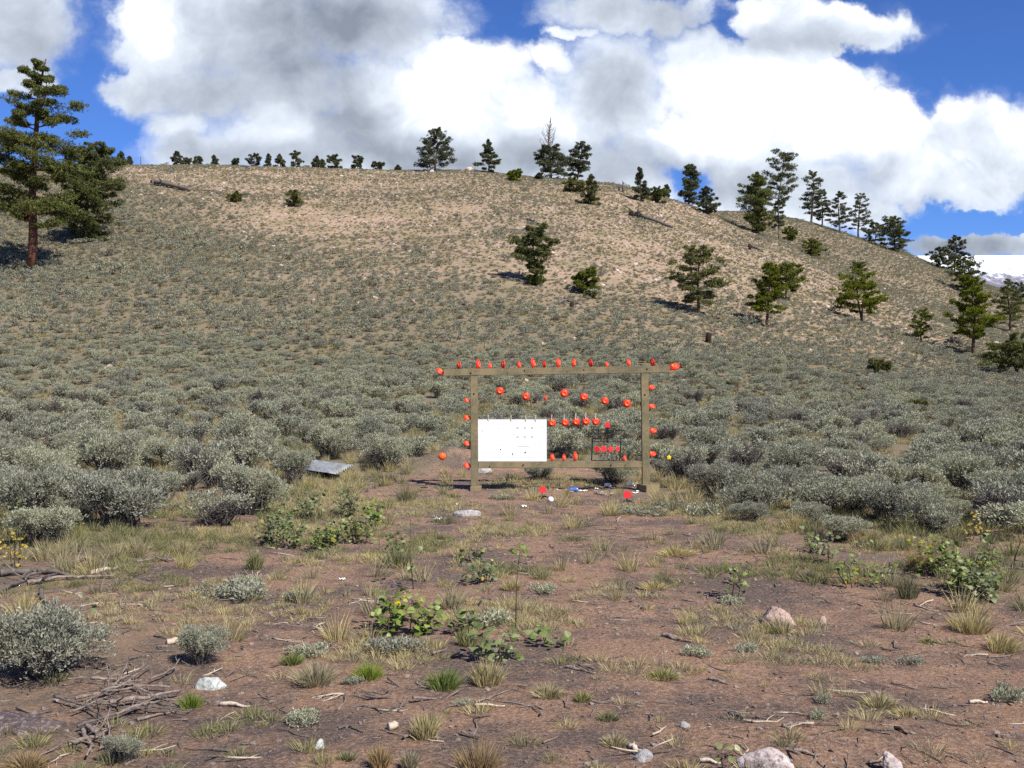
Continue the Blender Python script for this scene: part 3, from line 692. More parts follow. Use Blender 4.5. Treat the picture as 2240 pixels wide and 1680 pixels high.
# hill grass
X, Y = sxy(230000, 27, 192, rg); kp = (Y < 148) | (X / Y > 0.16); X, Y = X[kp], Y[kp]; Z = zt(X, Y); t = tan_mask(X, Y, Z)
kp = rg.uniform(size=len(X)) < (0.55 + 0.35 * sst(0.35, 0.6, fbm(X / 2.2, Y / 2.2, 71))) * (1 - dirt_mask(X, Y)) * (1 - 0.45 * sst(0.45, 0.62, fbm(X / 8, Y / 8, 73)) * t)
X, Y, Z, t = X[kp], Y[kp], Z[kp], t[kp]
sc = rg.uniform(0.4, 1.25, len(X)) * np.interp(Y, [16, 40, 120], [1.0, 0.9, 0.95]) * (1 - 0.15 * t)
g1 = scatter('hill_grass', HG, X, Y, Z, sc, rg.randint(0, 4, len(X)), rg, 0.25)
tag(g1, 'short dry grass tufts growing between the sagebrush up the hill', 'grass', kind='stuff')
# grass of the flat near the frame
X, Y = sxy(15000, 6.5, 30, rg, 2.0); dm = dirt_mask(X, Y)
n1 = fbm(X / 1.3, Y / 1.3, 81)
kp = rg.uniform(size=len(X)) < np.where(dm > 0.5, 0.05, 0.62 * sst(0.40, 0.6, n1) + 0.1)
fc = lambda X, Y: ~(((np.abs(X + 0.51) < .28) | (np.abs(X - 1.83) < .36)) & (np.abs(Y - 14.6) < .75))
kp &= fc(X, Y); X, Y = X[kp], Y[kp]
g2 = scatter('dry_grass', DG, X, Y, zt(X, Y), rg.uniform(0.5, 1.2, len(X)), (np.where(fbm(X / 2, Y / 2, 85) > 0.52, 3, 0) + rg.randint(0, 3, len(X))), rg, 0.15)
tag(g2, 'dry yellow and green grass among the sagebrush round the clearing', 'grass', kind='stuff')
X, Y = sxy(30000, 4.3, 17, rg, 1.6); n1 = fbm(X / 0.8, Y / 0.8, 91) * 0.75 + fbm(X / 3, Y / 3, 93) * 0.25
px_ = CX + F * X / Y; mid = sst(0.9, 0.3, np.abs(X - 0.3) / (0.12 * Y + 1)) * sst(7.5, 9.5, Y)
kp = rg.uniform(size=len(X)) < 0.95 * sst(0.50 - .07 * mid, 0.64, n1) * (0.35 + 0.65 * sst(5, 10, Y)) * (1 - 0.6 * sst(-0.8, -1.8, X) * sst(11, 9, Y)) + 0.012
kp &= fc(X, Y); X, Y = X[kp], Y[kp]
g3 = scatter('short_grass', LG, X, Y, zt(X, Y), rg.uniform(0.4, 1.25, len(X)), np.where(fbm(X / 1.5, Y / 1.5, 95) > 0.56, 1, np.where(rg.uniform(size=len(X)) < .6, 0, 3)) + 0, rg, 0.2)
tag(g3, 'short sparse grass on the red soil of the clearing', 'grass', kind='stuff')

# ================================================================ stones and litter as ground cover
def pebble_mesh(name, seed, mat, sub=1, rough=0.25, flat=0.6):
    bm = bmesh.new(); bmesh.ops.create_icosphere(bm, subdivisions=sub, radius=0.5); rn = random.Random(seed)
    off = (rn.uniform(0, 9), rn.uniform(0, 9), rn.uniform(0, 9))
    from mathutils import noise as mn
    for v in bm.verts:
        k = 1 + rough * (mn.noise(Vector(v.co) * 2.2 + Vector(off)) * 1.6 + mn.noise(Vector(v.co) * 6 + Vector(off)) * 0.5)
        v.co *= k; v.co.z *= flat
    mb = MB(); mb.bm(bm); return mb.mesh(name, M[mat])
PB = [pebble_mesh('pebble%d' % i, i, ['rocktan', 'rockpink', 'rockpale', 'rockpink'][i], 1, 0.3) for i in range(4)]
X, Y = sxy(26000, 4.2, 18, rg, 1.3)
kp = rg.uniform(size=len(X)) < dirt_mask(X, Y) * 0.9 + 0.1; X, Y = X[kp], Y[kp]
s_ = 0.007 + 0.024 * rg.uniform(size=len(X)) ** 5
p1 = scatter('gravel', PB, X, Y, zt(X, Y) + s_ * .1, s_, rg.randint(0, 4, len(X)), rg, 0.4)
tag(p1, 'fine pale gravel strewn over the red soil', 'gravel', kind='stuff')
X, Y = sxy(46000, 26, 192, rg); Z = zt(X, Y); t = tan_mask(X, Y, Z)
kp = rg.uniform(size=len(X)) < 0.05 + 0.8 * t; X, Y, Z = X[kp], Y[kp], Z[kp]
s_ = 0.06 + 0.32 * rg.uniform(size=len(X)) ** 5
p2 = scatter('hill_gravel', [PB[0], PB[2], PB[2], PB[0]], X, Y, Z, s_, rg.randint(0, 4, len(X)), rg, 0.4)
tag(p2, 'loose tan stones scattered over the bare upper hillside', 'gravel', kind='stuff')
def twig_mesh(name, seed, mat='twig'):
    rn = np.random.RandomState(seed); mb = MB(); n = 5
    p = np.zeros((n, 3)); p[:, 0] = np.linspace(-.5, .5, n); p[:, 1] = rn.normal(0, .05, n); p[:, 2] = rn.normal(0.02, .015, n)
    mb.tube(p, np.linspace(0.035, 0.012, n) * rn.uniform(0.5, 1.1), 5)
    if seed % 2: mb.tube([p[2], p[2] + [0.16, 0.14, 0.02], p[2] + [0.3, 0.2, 0.03]], [0.018, .012, .006], 4)
    return mb.mesh(name, M[mat], True)
TW = [twig_mesh('twig_a%d' % i, 600 + i, ['twig', 'twig', 'deadwood', 'twigpale', 'deadwood'][i]) for i in range(5)]
X, Y = sxy(16000, 4.2, 17, rg, 1.3); n1 = fbm(X / 0.9, Y / 0.9, 97)
kp = rg.uniform(size=len(X)) < 0.10 + 0.75 * sst(0.45, 0.65, n1) + 0.5 * sst(-1.0, -2.4, X) * sst(12, 8, Y); X, Y = X[kp], Y[kp]
s_ = 0.03 + 0.20 * rg.uniform(size=len(X)) ** 3
rt = np.stack([rg.normal(0, .1, len(X)), rg.normal(0, .15, len(X)), rg.uniform(0, 6.28, len(X))], -1)
p3 = scatter('twig_litter', TW, X, Y, zt(X, Y) + 0.002, s_, rg.choice(5, len(X), p=[.27, .27, .2, .08, .18]), rg, 0.1, rt)
tag(p3, 'grey twigs and bark scraps littering the clearing', 'litter', kind='stuff')

# ================================================================ named grass clumps, stones, sticks
GC = [ # px, base row, width, height, kind, label
 (557, 1246, 52, 62, 'grassg', 'upright green grass clump standing alone left of the leafy saplings'),
 (690, 1496, 120, 56, 'dry', 'spreading yellow grass clump left of the bright green one'),
 (805, 1486, 85, 48, 'grassb', 'low green grass clump between the yellow clump and the bright green clump'),
 (972, 1508, 95, 62, 'grassb', 'bright green rounded grass clump in the middle foreground'),
 (1047, 1695, 120, 95, 'rust', 'tall straw tipped grass clump at the bottom edge'),
 (930, 1616, 75, 72, 'dry', 'upright straw grass clump above the tall clump at the bottom edge'),
 (831, 1680, 60, 66, 'rust', 'thin grass clump at the bottom edge left of the tall clump'),
 (897, 1684, 46, 60, 'dry', 'narrow grass clump touching the bottom edge'),
 (1065, 1498, 95, 74, 'dry', 'feathery dry grass clump right of the bright green clump'),
 (1022, 1412, 62, 52, 'grassg', 'dull green grass clump left of the red stemmed sapling'),
 (1200, 1524, 90, 34, 'dry', 'low blond grass clump right of the feathery clump'),
 (1275, 1534, 44, 34, 'grassg', 'small dull grass clump right of the low blond one'),
 (1741, 1160, 85, 54, 'dry', 'pale dry grass clump at the edge of the right brush'),
 (2124, 1382, 120, 66, 'dry', 'large blond grass clump in the right foreground'),
 (2190, 1424, 90, 56, 'dry', 'pale leaning grass clump below the large blond one'),
 (1985, 1308, 70, 70, 'grassg', 'tall green grass clump left of the right leafy saplings'),
 (2017, 1248, 90, 74, 'rust', 'straw coloured grass clump behind the right leafy saplings'),
 (1882, 1190, 70, 44, 'rust', 'orange tinged grass clump in front of the right brush'),
 (1920, 1545, 120, 34, 'dry', 'low silvery grass mat on the dark mound at lower right'),
 (1985, 1568, 100, 26, 'dry', 'flattened pale grass at the right end of the dark mound'),
 (417, 1548, 62, 44, 'grassb', 'green grass clump in front of the white stone'),
 (640, 1452, 60, 30, 'grassb', 'low green grass beside the small grey sage mat'),
 (470, 1098, 50, 48, 'rust', 'rusty grass clump in front of the half dead sagebrush'),
 (890, 1100, 60, 60, 'grassg', 'tall green grass clump left of the frame'),
 (300, 1215, 60, 56, 'dry', 'thin dry grass below the wide bright sagebrush'),
 (400, 1215, 50, 50, 'dry', 'wispy dry grass beside the pale stick'),
 (985, 1330, 80, 56, 'dry', 'dry grass clump behind the leafy sapling with the yellow leaf'),
 (1120, 1290, 60, 34, 'dry', 'short dry grass right of the drooping sapling'),
 (870, 1240, 90, 64, 'grassg', 'green grass clump under the tall thin sapling'),
 (1480, 1215, 110, 30, 'dry', 'yellowish grass mat right of the clearing'),
 (1430, 1290, 80, 28, 'dry', 'straw coloured grass tuft in the middle of the clearing'),
 (1560, 1190, 70, 44, 'dry', 'yellow green grass clump before the right brush'),
 (1600, 1130, 60, 44, 'dry', 'straw clump between the right foot block and the brush'),
 (1770, 1270, 80, 30, 'grassg', 'low green grass below the right saplings'),
 (1450, 1482, 90, 26, 'grassg', 'thin green grass in the right middle foreground'),
 (1330, 1575, 60, 24, 'grassg', 'sparse green grass near the middle of the lower foreground'),
 (1690, 1385, 50, 20, 'grassg', 'grass tuft at the foot of the pink boulder'),
 (1345, 1630, 70, 30, 'dry', 'small yellow tuft near the bottom middle'),
 (760, 1660, 50, 28, 'grassg', 'small green tuft right of the small white stone'),
 (2030, 1405, 50, 16, 'grassg', 'small dark green tuft left of the pale leaning clump'),
 (60, 1678, 120, 40, 'rust', 'rusty dry grass in the bottom left corner'),
 (992, 1088, 44, 16, 'grassg', 'green grass mat by the left foot block'),
 (1462, 1066, 60, 40, 'dry', 'dry grass clump right of the right foot block'),
 (690, 1222, 60, 16, 'grassg', 'low green mat in front of the leafy saplings'),
 (1250, 1180, 120, 14, 'grassg', 'long green grass streak crossing the clearing'),
]
for i, (px, row, w, h, k, lab) in enumerate(GC):
    x, y, z = place(px, row); s = y / F; W_, H_ = w * s, h * s
    n = int(min(520, 150 + w * 3.0))
    asp = W_ / max(H_, .02)
    me = tuft_mesh('grass_blades', 700 + i, n, H_ * 1.08 * (1 if asp < 2 else 1.2), W_, min(1.6, 0.42 * asp), 0.0046, k, 0.25 if 'leaning' in lab else 0)
    tag(obj('grass_clump', me, None, (x, y, z)), lab, 'grass clump', 'grass clumps of the clearing')

def rock(px, row, w, h, mat, label, name='rock', dep=0.8, seed=1, sub=4, rough=0.3):
    x, y, z = place(px, row); s = y / F; W_ = w * s; H_ = h * s
    bm = bmesh.new(); bmesh.ops.create_icosphere(bm, subdivisions=sub, radius=0.5); rn = random.Random(seed)
    from mathutils import noise as mn
    off = Vector((rn.uniform(0, 30), rn.uniform(0, 30), rn.uniform(0, 30)))
    cuts = [(Vector((rn.uniform(-1, 1), rn.uniform(-1, 1), rn.uniform(-.2, 1))).normalized(), rn.uniform(0.24, 0.40)) for _ in range(12)]
    for v in bm.verts:
        c = Vector(v.co)
        for nn_, dd in cuts:
            q = c.dot(nn_)
            if q > dd: c -= nn_ * (q - dd) * 0.85
        c *= 1 + rough * 0.7 * mn.noise(c * 3 + off) + rough * 0.35 * mn.noise(c * 8 + off) + rough * .15 * mn.noise(c * 20 + off)
        v.co = c
    for v in bm.verts: v.co.z = math.copysign(abs(v.co.z) ** 0.62, v.co.z)
    mz = max(v.co.z for v in bm.verts); mxx = max(abs(v.co.x) for v in bm.verts)
    for v in bm.verts: v.co = Vector((v.co.x / mxx * W_ / 2, v.co.y / mxx * W_ / 2 * dep, v.co.z / mz * H_ * (0.95 if v.co.z > 0 else 0.5)))
    mb = MB(); mb.bm(bm); me = mb.mesh(name, M[mat], True)
    y2 = y + W_ * dep * 0.4
    return tag(obj(name, me, None, (x * y2 / y, y2, float(zt(x, y2)) - 0.005)), label, 'rock', None)
rock(1698, 1368, 96, 42, 'rockpink', 'pinkish lichen marked boulder sunk in the soil at right', 'boulder', 0.6, 3)
rock(1680, 1698, 140, 46, 'rockpale', 'large pale rock cut by the bottom edge of the picture', 'boulder', 0.7, 4)
rock(1950, 1698, 56, 52, 'rockpale', 'upright pale pink rock at the bottom edge right of the large pale rock', 'boulder', 0.7, 5)
rock(463, 1512, 78, 28, 'rockwhite', 'flat white stone in the left foreground', 'stone', 0.6, 6, 3, .2)
rock(697, 1640, 26, 24, 'rockwhite', 'small round white stone near the lower left', 'stone', 0.9, 7, 3, .2)
rock(1800, 1366, 24, 20, 'rockpink', 'small brown stone right of the pink boulder', 'stone', 0.8, 8, 3)
rock(1408, 1668, 52, 22, 'rockgrey', 'grey stone left of the large pale rock under a bleached stick', 'stone', 0.7, 9, 3)
rock(1015, 1130, 76, 15, 'rockgrey', 'long flat grey stone in front of the left post', 'stone', 0.45, 10, 4, .2)
rock(1050, 1036, 60, 24, 'rockgrey', 'grey stone half buried behind the frame under the board', 'stone', 0.6, 12, 3)
rock(1500, 1595, 28, 16, 'rockgrey', 'small grey stone in the lower middle right', 'stone', 0.7, 13, 3)
rock(944, 378, 12, 8, 'rockpale', 'small pale stone on the crest left of the open crowned tree', 'stone', 0.7, 14, 2)
rock(1027, 372, 22, 9, 'rocktan', 'tan outcrop on the ridge between the two middle trees', 'boulder', 0.7, 15, 3)

def stick(pts, r, mat, label, name='stick', branch=0, seed=0, lift=0.006, parts=None, cat='stick', group=None):
    P3 = []
    for p in pts:
        x, y, z = place(*p[:2]); P3.append((x, y, z + (p[2] if len(p) > 2 else 0) + r * 0.5 + lift))
    P3 = np.array(P3); o = P3[0].copy(); P3 -= o
    rn = np.random.RandomState(seed); k = 9
    tt = np.linspace(0, len(P3) - 1, k * (len(P3) - 1)); Q = np.stack([np.interp(tt, np.arange(len(P3)), P3[:, i]) for i in range(3)], -1)
    wob = rn.normal(0, r * (0.8 if cat != 'log' else 0.3), Q.shape); wob = np.stack([np.convolve(wob[:, c_], np.ones(4) / 4, 'same') for c_ in range(3)], -1)
    Q += wob * np.sin(np.linspace(0, 3.14, len(Q)))[:, None] ** .3
    mb = MB(); mb.tube(Q, np.linspace(r, r * 0.45, len(Q)) * rn.uniform(0.85, 1.15, len(Q)), 7)
    for i in range(branch):
        a = Q[rn.randint(2, len(Q) - 2)]; d = rn.normal(0, 1, 3); d[2] = abs(d[2]) * 1.1; d = d / np.linalg.norm(d) * r * (rn.uniform(5, 14) if cat != 'log' else rn.uniform(2.5, 6))
        mb.tube([a, a + d * .5 + rn.normal(0, r, 3) * .5, a + d], [r * .4, r * .28, r * .12], 5)
    return tag(obj(name, mb.mesh(name, M[mat], True), None, tuple(o)), label, cat, group)
stick([(198, 1258), (256, 1244)], 0.021, 'twigpale', 'smooth pale yellow stick lying left of the wispy grass')
stick([(1040, 1541), (1075, 1528), (1110, 1514)], 0.006, 'twig', 'thin grey curved stick below the feathery grass clump')
stick([(1038, 1547), (1104, 1549)], 0.007, 'twigpale', 'straight pale stick just below the thin curved one')
stick([(1448, 1393), (1480, 1402), (1514, 1408)], 0.013, 'twig', 'grey brown stick in the clearing left of the pink boulder', branch=1)
stick([(1549, 1489), (1594, 1501)], 0.008, 'twig', 'straight grey stick in the right middle foreground')
stick([(1594, 1568), (1646, 1584)], 0.010, 'deadwood', 'dark stick above the large pale rock')
stick([(1712, 1594), (1740, 1586), (1778, 1590)], 0.008, 'twig', 'forked grey stick above and right of the large pale rock', branch=2)
stick([(1735, 1649), (1790, 1658)], 0.009, 'twig', 'grey stick touching the right side of the large pale rock')
stick([(1530, 1669), (1576, 1674)], 0.010, 'twigpale', 'bleached bone like stick at the bottom edge')
stick([(1376, 1640), (1396, 1652), (1420, 1654)], 0.013, 'twigpale', 'bleached knotty stick lying over the grey stone', branch=3)
stick([(1238, 1462), (1270, 1468), (1303, 1478)], 0.008, 'twig', 'thin forked stick right of the red leafed sapling', branch=2)
stick([(1950, 1498), (2010, 1512)], 0.006, 'twig', 'thin stick on the soil above the low silvery grass')
stick([(2120, 1542), (2160, 1540)], 0.010, 'twigpale', 'short pale stick at the far right foreground')
stick([(1955, 1598), (1985, 1612)], 0.008, 'char', 'small dark crooked stick on the dark mound')
stick([(338, 1395), (372, 1402)], 0.008, 'deadwood', 'short dark stick left of the small lone sagebrush')
stick([(365, 1412), (405, 1404)], 0.020, 'twigpale', 'white bone like stick behind the small lone sagebrush')
stick([(850, 1600), (867, 1592)], 0.020, 'twigpale', 'short square cut pale wood chunk in the lower foreground', 'wood_chunk', cat='wood')
stick([(1128, 1255), (1200, 1262), (1272, 1303)], 0.004, 'twigpale', 'long bent straw arching in the middle of the clearing')
stick([(482, 1545), (545, 1550)], 0.012, 'twigpale', 'pale split stick below the white stone')
stick([(300, 1580), (385, 1560)], 0.008, 'twig', 'grey stick on the ground left of the small tufts')
stick([(740, 1600), (760, 1592), (795, 1604)], 0.008, 'deadwood', 'curly dark root above the small green tuft')
# heap of dead branches lower left
rn = np.random.RandomState(77)
HP = [([(165, 1545), (260, 1520), (330, 1470)], 0.013), ([(240, 1555), (320, 1540), (392, 1528)], 0.020), ([(170, 1605), (240, 1580), (310, 1560)], 0.010),
      ([(200, 1500), (260, 1500), (300, 1490)], 0.014), ([(255, 1580), (330, 1550), (400, 1546)], 0.011), ([(120, 1540), (190, 1560), (230, 1590)], 0.013), ([(230, 1530), (262, 1500), (280, 1462)], 0.014),
      ([(330, 1500), (380, 1475), (395, 1455)], 0.010), ([(280, 1570), (350, 1562), (420, 1570)], 0.010)]
HP = [(p_, r_ * 0.68) for p_, r_ in HP] + [([(150 + 37 * q_ % 250, 1500 + 53 * q_ % 75), (190 + 41 * q_ % 240, 1495 + 29 * q_ % 80)], 0.006) for q_ in range(12)]
for i, (p, r) in enumerate(HP):
    lb = ['long grey branch rising to the right in the dead branch heap', 'thickest weathered branch at the right of the heap', 'thin branch lying at the bottom of the heap', 'short thick piece in the middle of the heap', 'thin straight branch at the lower right of the heap',
          'branch slanting down at the left of the heap', 'upright leaning branch in the heap', 'small twig pointing at the lone sagebrush', 'thin twig at the lower edge of the heap', 'one of the thin loose twigs strewn through the dead branch heap'][min(i, 9)]
    stick(p, r, ['twig', 'twig', 'deadwood'][i % 3], lb, 'dead_branch', 4, 80 + i, 0.03, cat='branch', group='dead branches heaped at lower left')
for i, (p, lb) in enumerate([([(190, 1600), (215, 1625), (240, 1610), (238, 1595)], 'curled grey root at the top of the root tangle'), ([(150, 1640), (190, 1625), (228, 1632)], 'root lying across the root tangle'),
      ([(180, 1610), (200, 1640), (190, 1668)], 'root curving down the left of the root tangle'), ([(205, 1605), (235, 1640), (240, 1665)], 'root curving down the right of the root tangle')]):
    stick(p, 0.011, 'twig', lb, 'dead_root', 3, 100 + i, 0.02, cat='root', group='grey roots near the bottom left corner')
for i, (p, r, lb) in enumerate([([(0, 1262), (80, 1255), (150, 1268)], 0.03, 'thick grey branch at the left border below the yellow leaved sapling'), ([(60, 1282), (140, 1270), (250, 1268)], 0.016, 'long thin branch leading to the pale stick'),
      ([(90, 1300), (105, 1335), (112, 1370)], 0.018, 'grey crooked branch pointing down to the big corner sagebrush'), ([(130, 1250), (190, 1225), (230, 1238)], 0.012, 'arched grey branch behind the pale stick'), ([(0, 1300), (50, 1275), (90, 1262)], 0.02, 'branch running in from the left border'),
      ([(300, 1235), (340, 1228), (372, 1232)], 0.012, 'grey twigs right of the pale stick'), ([(2170, 1262), (2205, 1250), (2238, 1252)], 0.022, 'weathered branch at the right border'), ([(1905, 1256), (1940, 1262), (1952, 1250)], 0.02, 'dark branch under the right saplings')]):
    stick(p, r, ['deadwood', 'twig'][i % 2], lb, 'dead_branch', 3, 120 + i, 0.02, cat='branch', group='dead branches round the clearing')

# ---------------------------------------------------------------- low sage mats
for i, (px, row, w, h, lab) in enumerate([
 (866, 1432, 130, 44, 'grey sage mat above the low green grass clump'), (1528, 1438, 66, 26, 'round grey sage mat in the right middle foreground'), (510, 1318, 150, 44, 'pale sage mat in the left middle clearing'),
 (545, 1290, 70, 40, 'taller tuft behind the pale sage mat on the left'), (650, 1318, 50, 34, 'small silvery sage sprig right of the pale mat'), (665, 1588, 90, 34, 'grey sage mat in the lower left foreground'),
 (770, 1500, 50, 24, 'grey sprig beside the yellow clump'), (2000, 1455, 60, 20, 'flat sage mat in the right foreground'), (1800, 1540, 44, 24, 'small grey sage sprig on the dark mound'), (1790, 1575, 44, 28, 'grey sprig above the upright pale rock'),
 (1640, 1428, 56, 22, 'grey sprig under the pink boulder'), (1605, 1325, 60, 22, 'sage mat at the foot of the small right sapling'), (1915, 1453, 60, 18, 'small sage sprig in the right clearing'), (2210, 1540, 80, 44, 'grey sage mat at the right border'),
 (1190, 1300, 64, 24, 'round sage mat in the middle of the clearing'), (1010, 1545, 50, 16, 'blue grey flat sprig right of the bright green clump'), (1400, 1125, 120, 18, 'grey green mat in front of the right ground target'), (1060, 1375, 120, 40, 'grey sage mat behind the red stemmed sapling'), (670, 1440, 90, 34, 'silvery mat left of the yellow clump'), (1545, 1130, 90, 36, 'grey sage mat before the right foot block')]):
    x, y, z = place(px, row); s = y / F
    put_sage(x, y + w * s * .2, w * s, h * s * 1.35, LOW[i % 3], lab, 'low grey sage mats in the clearing', name='sage_mat', cat='sage mat')

# ================================================================ leafy saplings
def sapling(px, row, h, w, n, label, tall=None, yel=0.0, mat='leaf', seed=0, leaf=0.036):
    n = int(n * (2.6 if n > 60 else 1.7 if tall is None else 1)); yel = yel if yel > .5 else yel * .35
    x, y, z = place(px, row); s = y / F; H = h * s; W_ = w * s
    rn = np.random.RandomState(seed + 900); t = thing('sapling', label, 'sapling', (x, y, z), 'leafy saplings in the clearing')
    mb = MB(); O = []; D = []; ns = max(2, int(W_ / 0.07)) if tall is None else 1
    for i in range(ns):
        bx = rn.uniform(-.4, .4) * W_ if ns > 1 else 0; hh = H * rn.uniform(0.5, 1.0) if ns > 1 else H
        top = np.array([bx * 1.25 + rn.normal(0, .03), rn.normal(0, W_ * .22), hh]); b = np.array([bx * .8, top[1] * .8, -0.02])
        mid = (b + top) / 2 + rn.normal(0, .02, 3); mb.tube([b, mid, top], [.004, .003, .0015], 4)
        m = max(3, n // ns)
        for j in range(m):
            f = rn.uniform(0.15 if tall is None else tall, 1.0); p = b * (1 - f) ** 2 + 2 * mid * f * (1 - f) + top * f * f
            a = rn.uniform(0, 6.28); out = np.array([math.cos(a), math.sin(a), rn.uniform(-.1, .7)]) * rn.uniform(0.02, 0.075)
            mb.tube([p, p + out], [.0012, .0008], 3, False); O.append(p + out); D.append(out)
    O = np.array(O); D = np.array(D); k = len(O); D = unit(D + rn.normal(0, .02, D.shape)); ln = leaf * rn.uniform(.6, 1.25, k)
    up = unit(np.array([0, -0.35, 1.0]) + rn.normal(0, .45, (k, 3))); sd = unit(np.cross(D, up)); D2 = unit(np.cross(up, sd))
    prof = [(-.05, 0), (.18, .42), (.48, .48), (.8, .26), (1.05, 0), (.8, -.26), (.48, -.48), (.18, -.42)]
    V = np.stack([O + D2 * (ln * a)[:, None] + sd * (ln * b)[:, None] + up * (ln * abs(b) * .25)[:, None] for a, b in prof], 1).reshape(-1, 3)
    bse = np.arange(k)[:, None] * 8
    Q = np.vstack([bse + np.array([7, 0, 1, 1])]) if False else np.vstack([bse + np.array([1, 2, 6, 7]), bse + np.array([2, 3, 5, 6])])
    T = np.vstack([bse + np.array([0, 1, 7]), bse + np.array([3, 4, 5])])
    v = np.repeat(np.clip(rn.beta(2, 2.4, k), 0, 1), 8)
    obj('stems', mb.mesh('sapling_stems', M['bark'], True), t)
    isy = rn.uniform(size=k) < yel
    me = mesh_np('sapling_leaves', V, Q, T, [M[mat], M['leafy']], False, {'v': v})
    mi = np.concatenate([isy, isy, isy, isy]).astype(np.int32); me.polygons.foreach_set('material_index', mi)
    obj('leaves', me, t); return t
SP = [(620, 1195, 110, 110, 90, 'leafy sapling at the left of the green sapling thicket', None, .03), (700, 1200, 100, 120, 110, 'dense green sapling in the middle of the thicket', None, .05), (780, 1190, 120, 90, 80, 'green sapling at the right of the thicket', None, .04),
 (850, 1215, 70, 80, 40, 'thin sapling between the thicket and the tall thin one', None, .03), (885, 1385, 95, 150, 80, 'broad leafed sapling with fallen yellow leaves beneath', None, .05), (1090, 1450, 75, 110, 40, 'broad leafed sapling behind the feathery grass', None, .06),
 (1060, 1280, 50, 100, 44, 'low sapling with yellowish leaves in the clearing', None, .18), (1190, 1410, 40, 100, 16, 'drooping sapling right of the broad leafed one', None, .0), (1128, 1375, 180, 30, 12, 'tall bare stemmed sapling with leaves only at the top', 0.85, 0),
 (905, 1290, 155, 40, 16, 'tall thin sapling behind the broad leafed sapling', 0.25, 0), (1610, 1308, 75, 46, 30, 'small sapling above the pink boulder', None, .02), (1820, 1235, 75, 110, 40, 'thin sapling with one yellow leaf in front of the right brush', None, .08),
 (1890, 1285, 60, 150, 46, 'low spreading sapling at right with a few yellow leaves', None, .1), (2110, 1300, 110, 130, 110, 'dense green sapling group in front of the right brush', None, .05), (2160, 1250, 80, 70, 40, 'thin sapling behind the dense right group', None, 0),
 (2120, 1185, 70, 70, 26, 'yellow leaved sapling against the right brush', None, .85), (25, 1245, 80, 60, 30, 'yellow leaved sapling at the left border', None, .7), (30, 1180, 110, 60, 20, 'pale leaved sapling above the yellow one at the left border', None, 0), (170, 1395, 80, 60, 6, 'sparse sapling above the big corner sagebrush', 0.6, 0), (1015, 1390, 80, 90, 26, 'sapling with large pale leaves left of the tall bare stemmed one', None, 0.04), (1590, 1680, 30, 30, 5, 'seedling with upright leaves at the bottom edge', 0.3, 0),
 (590, 1165, 90, 90, 70, 'leafy sapling at the far left end of the green thicket', None, .03), (660, 1140, 90, 110, 75, 'leafy sapling at the back of the green thicket', None, .03), (755, 1130, 90, 100, 75, 'leafy sapling behind the right half of the green thicket', None, .03),
 (815, 1150, 90, 70, 65, 'leafy sapling at the right rear of the thicket', None, .03), (2060, 1265, 90, 90, 65, 'pale green sapling left of the dense right group', None, .05), (2150, 1320, 70, 110, 65, 'low sapling in front of the dense right group', None, .05),
 (1780, 1210, 60, 80, 30, 'scraggly sapling by the pale dry grass clump at right', None, .05), (1040, 1230, 50, 80, 30, 'scraggly sapling in the middle of the clearing behind the low yellowish one', None, .05)]
SP = [(a[0], a[1], a[2] * (.72 if (560 < a[0] < 860 and a[1] < 1220) else 1)) + tuple(a[3:]) for a in SP]
for i, a in enumerate(SP): sapling(*a[:6], tall=a[6], yel=a[7], seed=i, leaf=0.044 if i in (4, 5, 7, 19) else 0.028 if i in (15, 16) else 0.036)

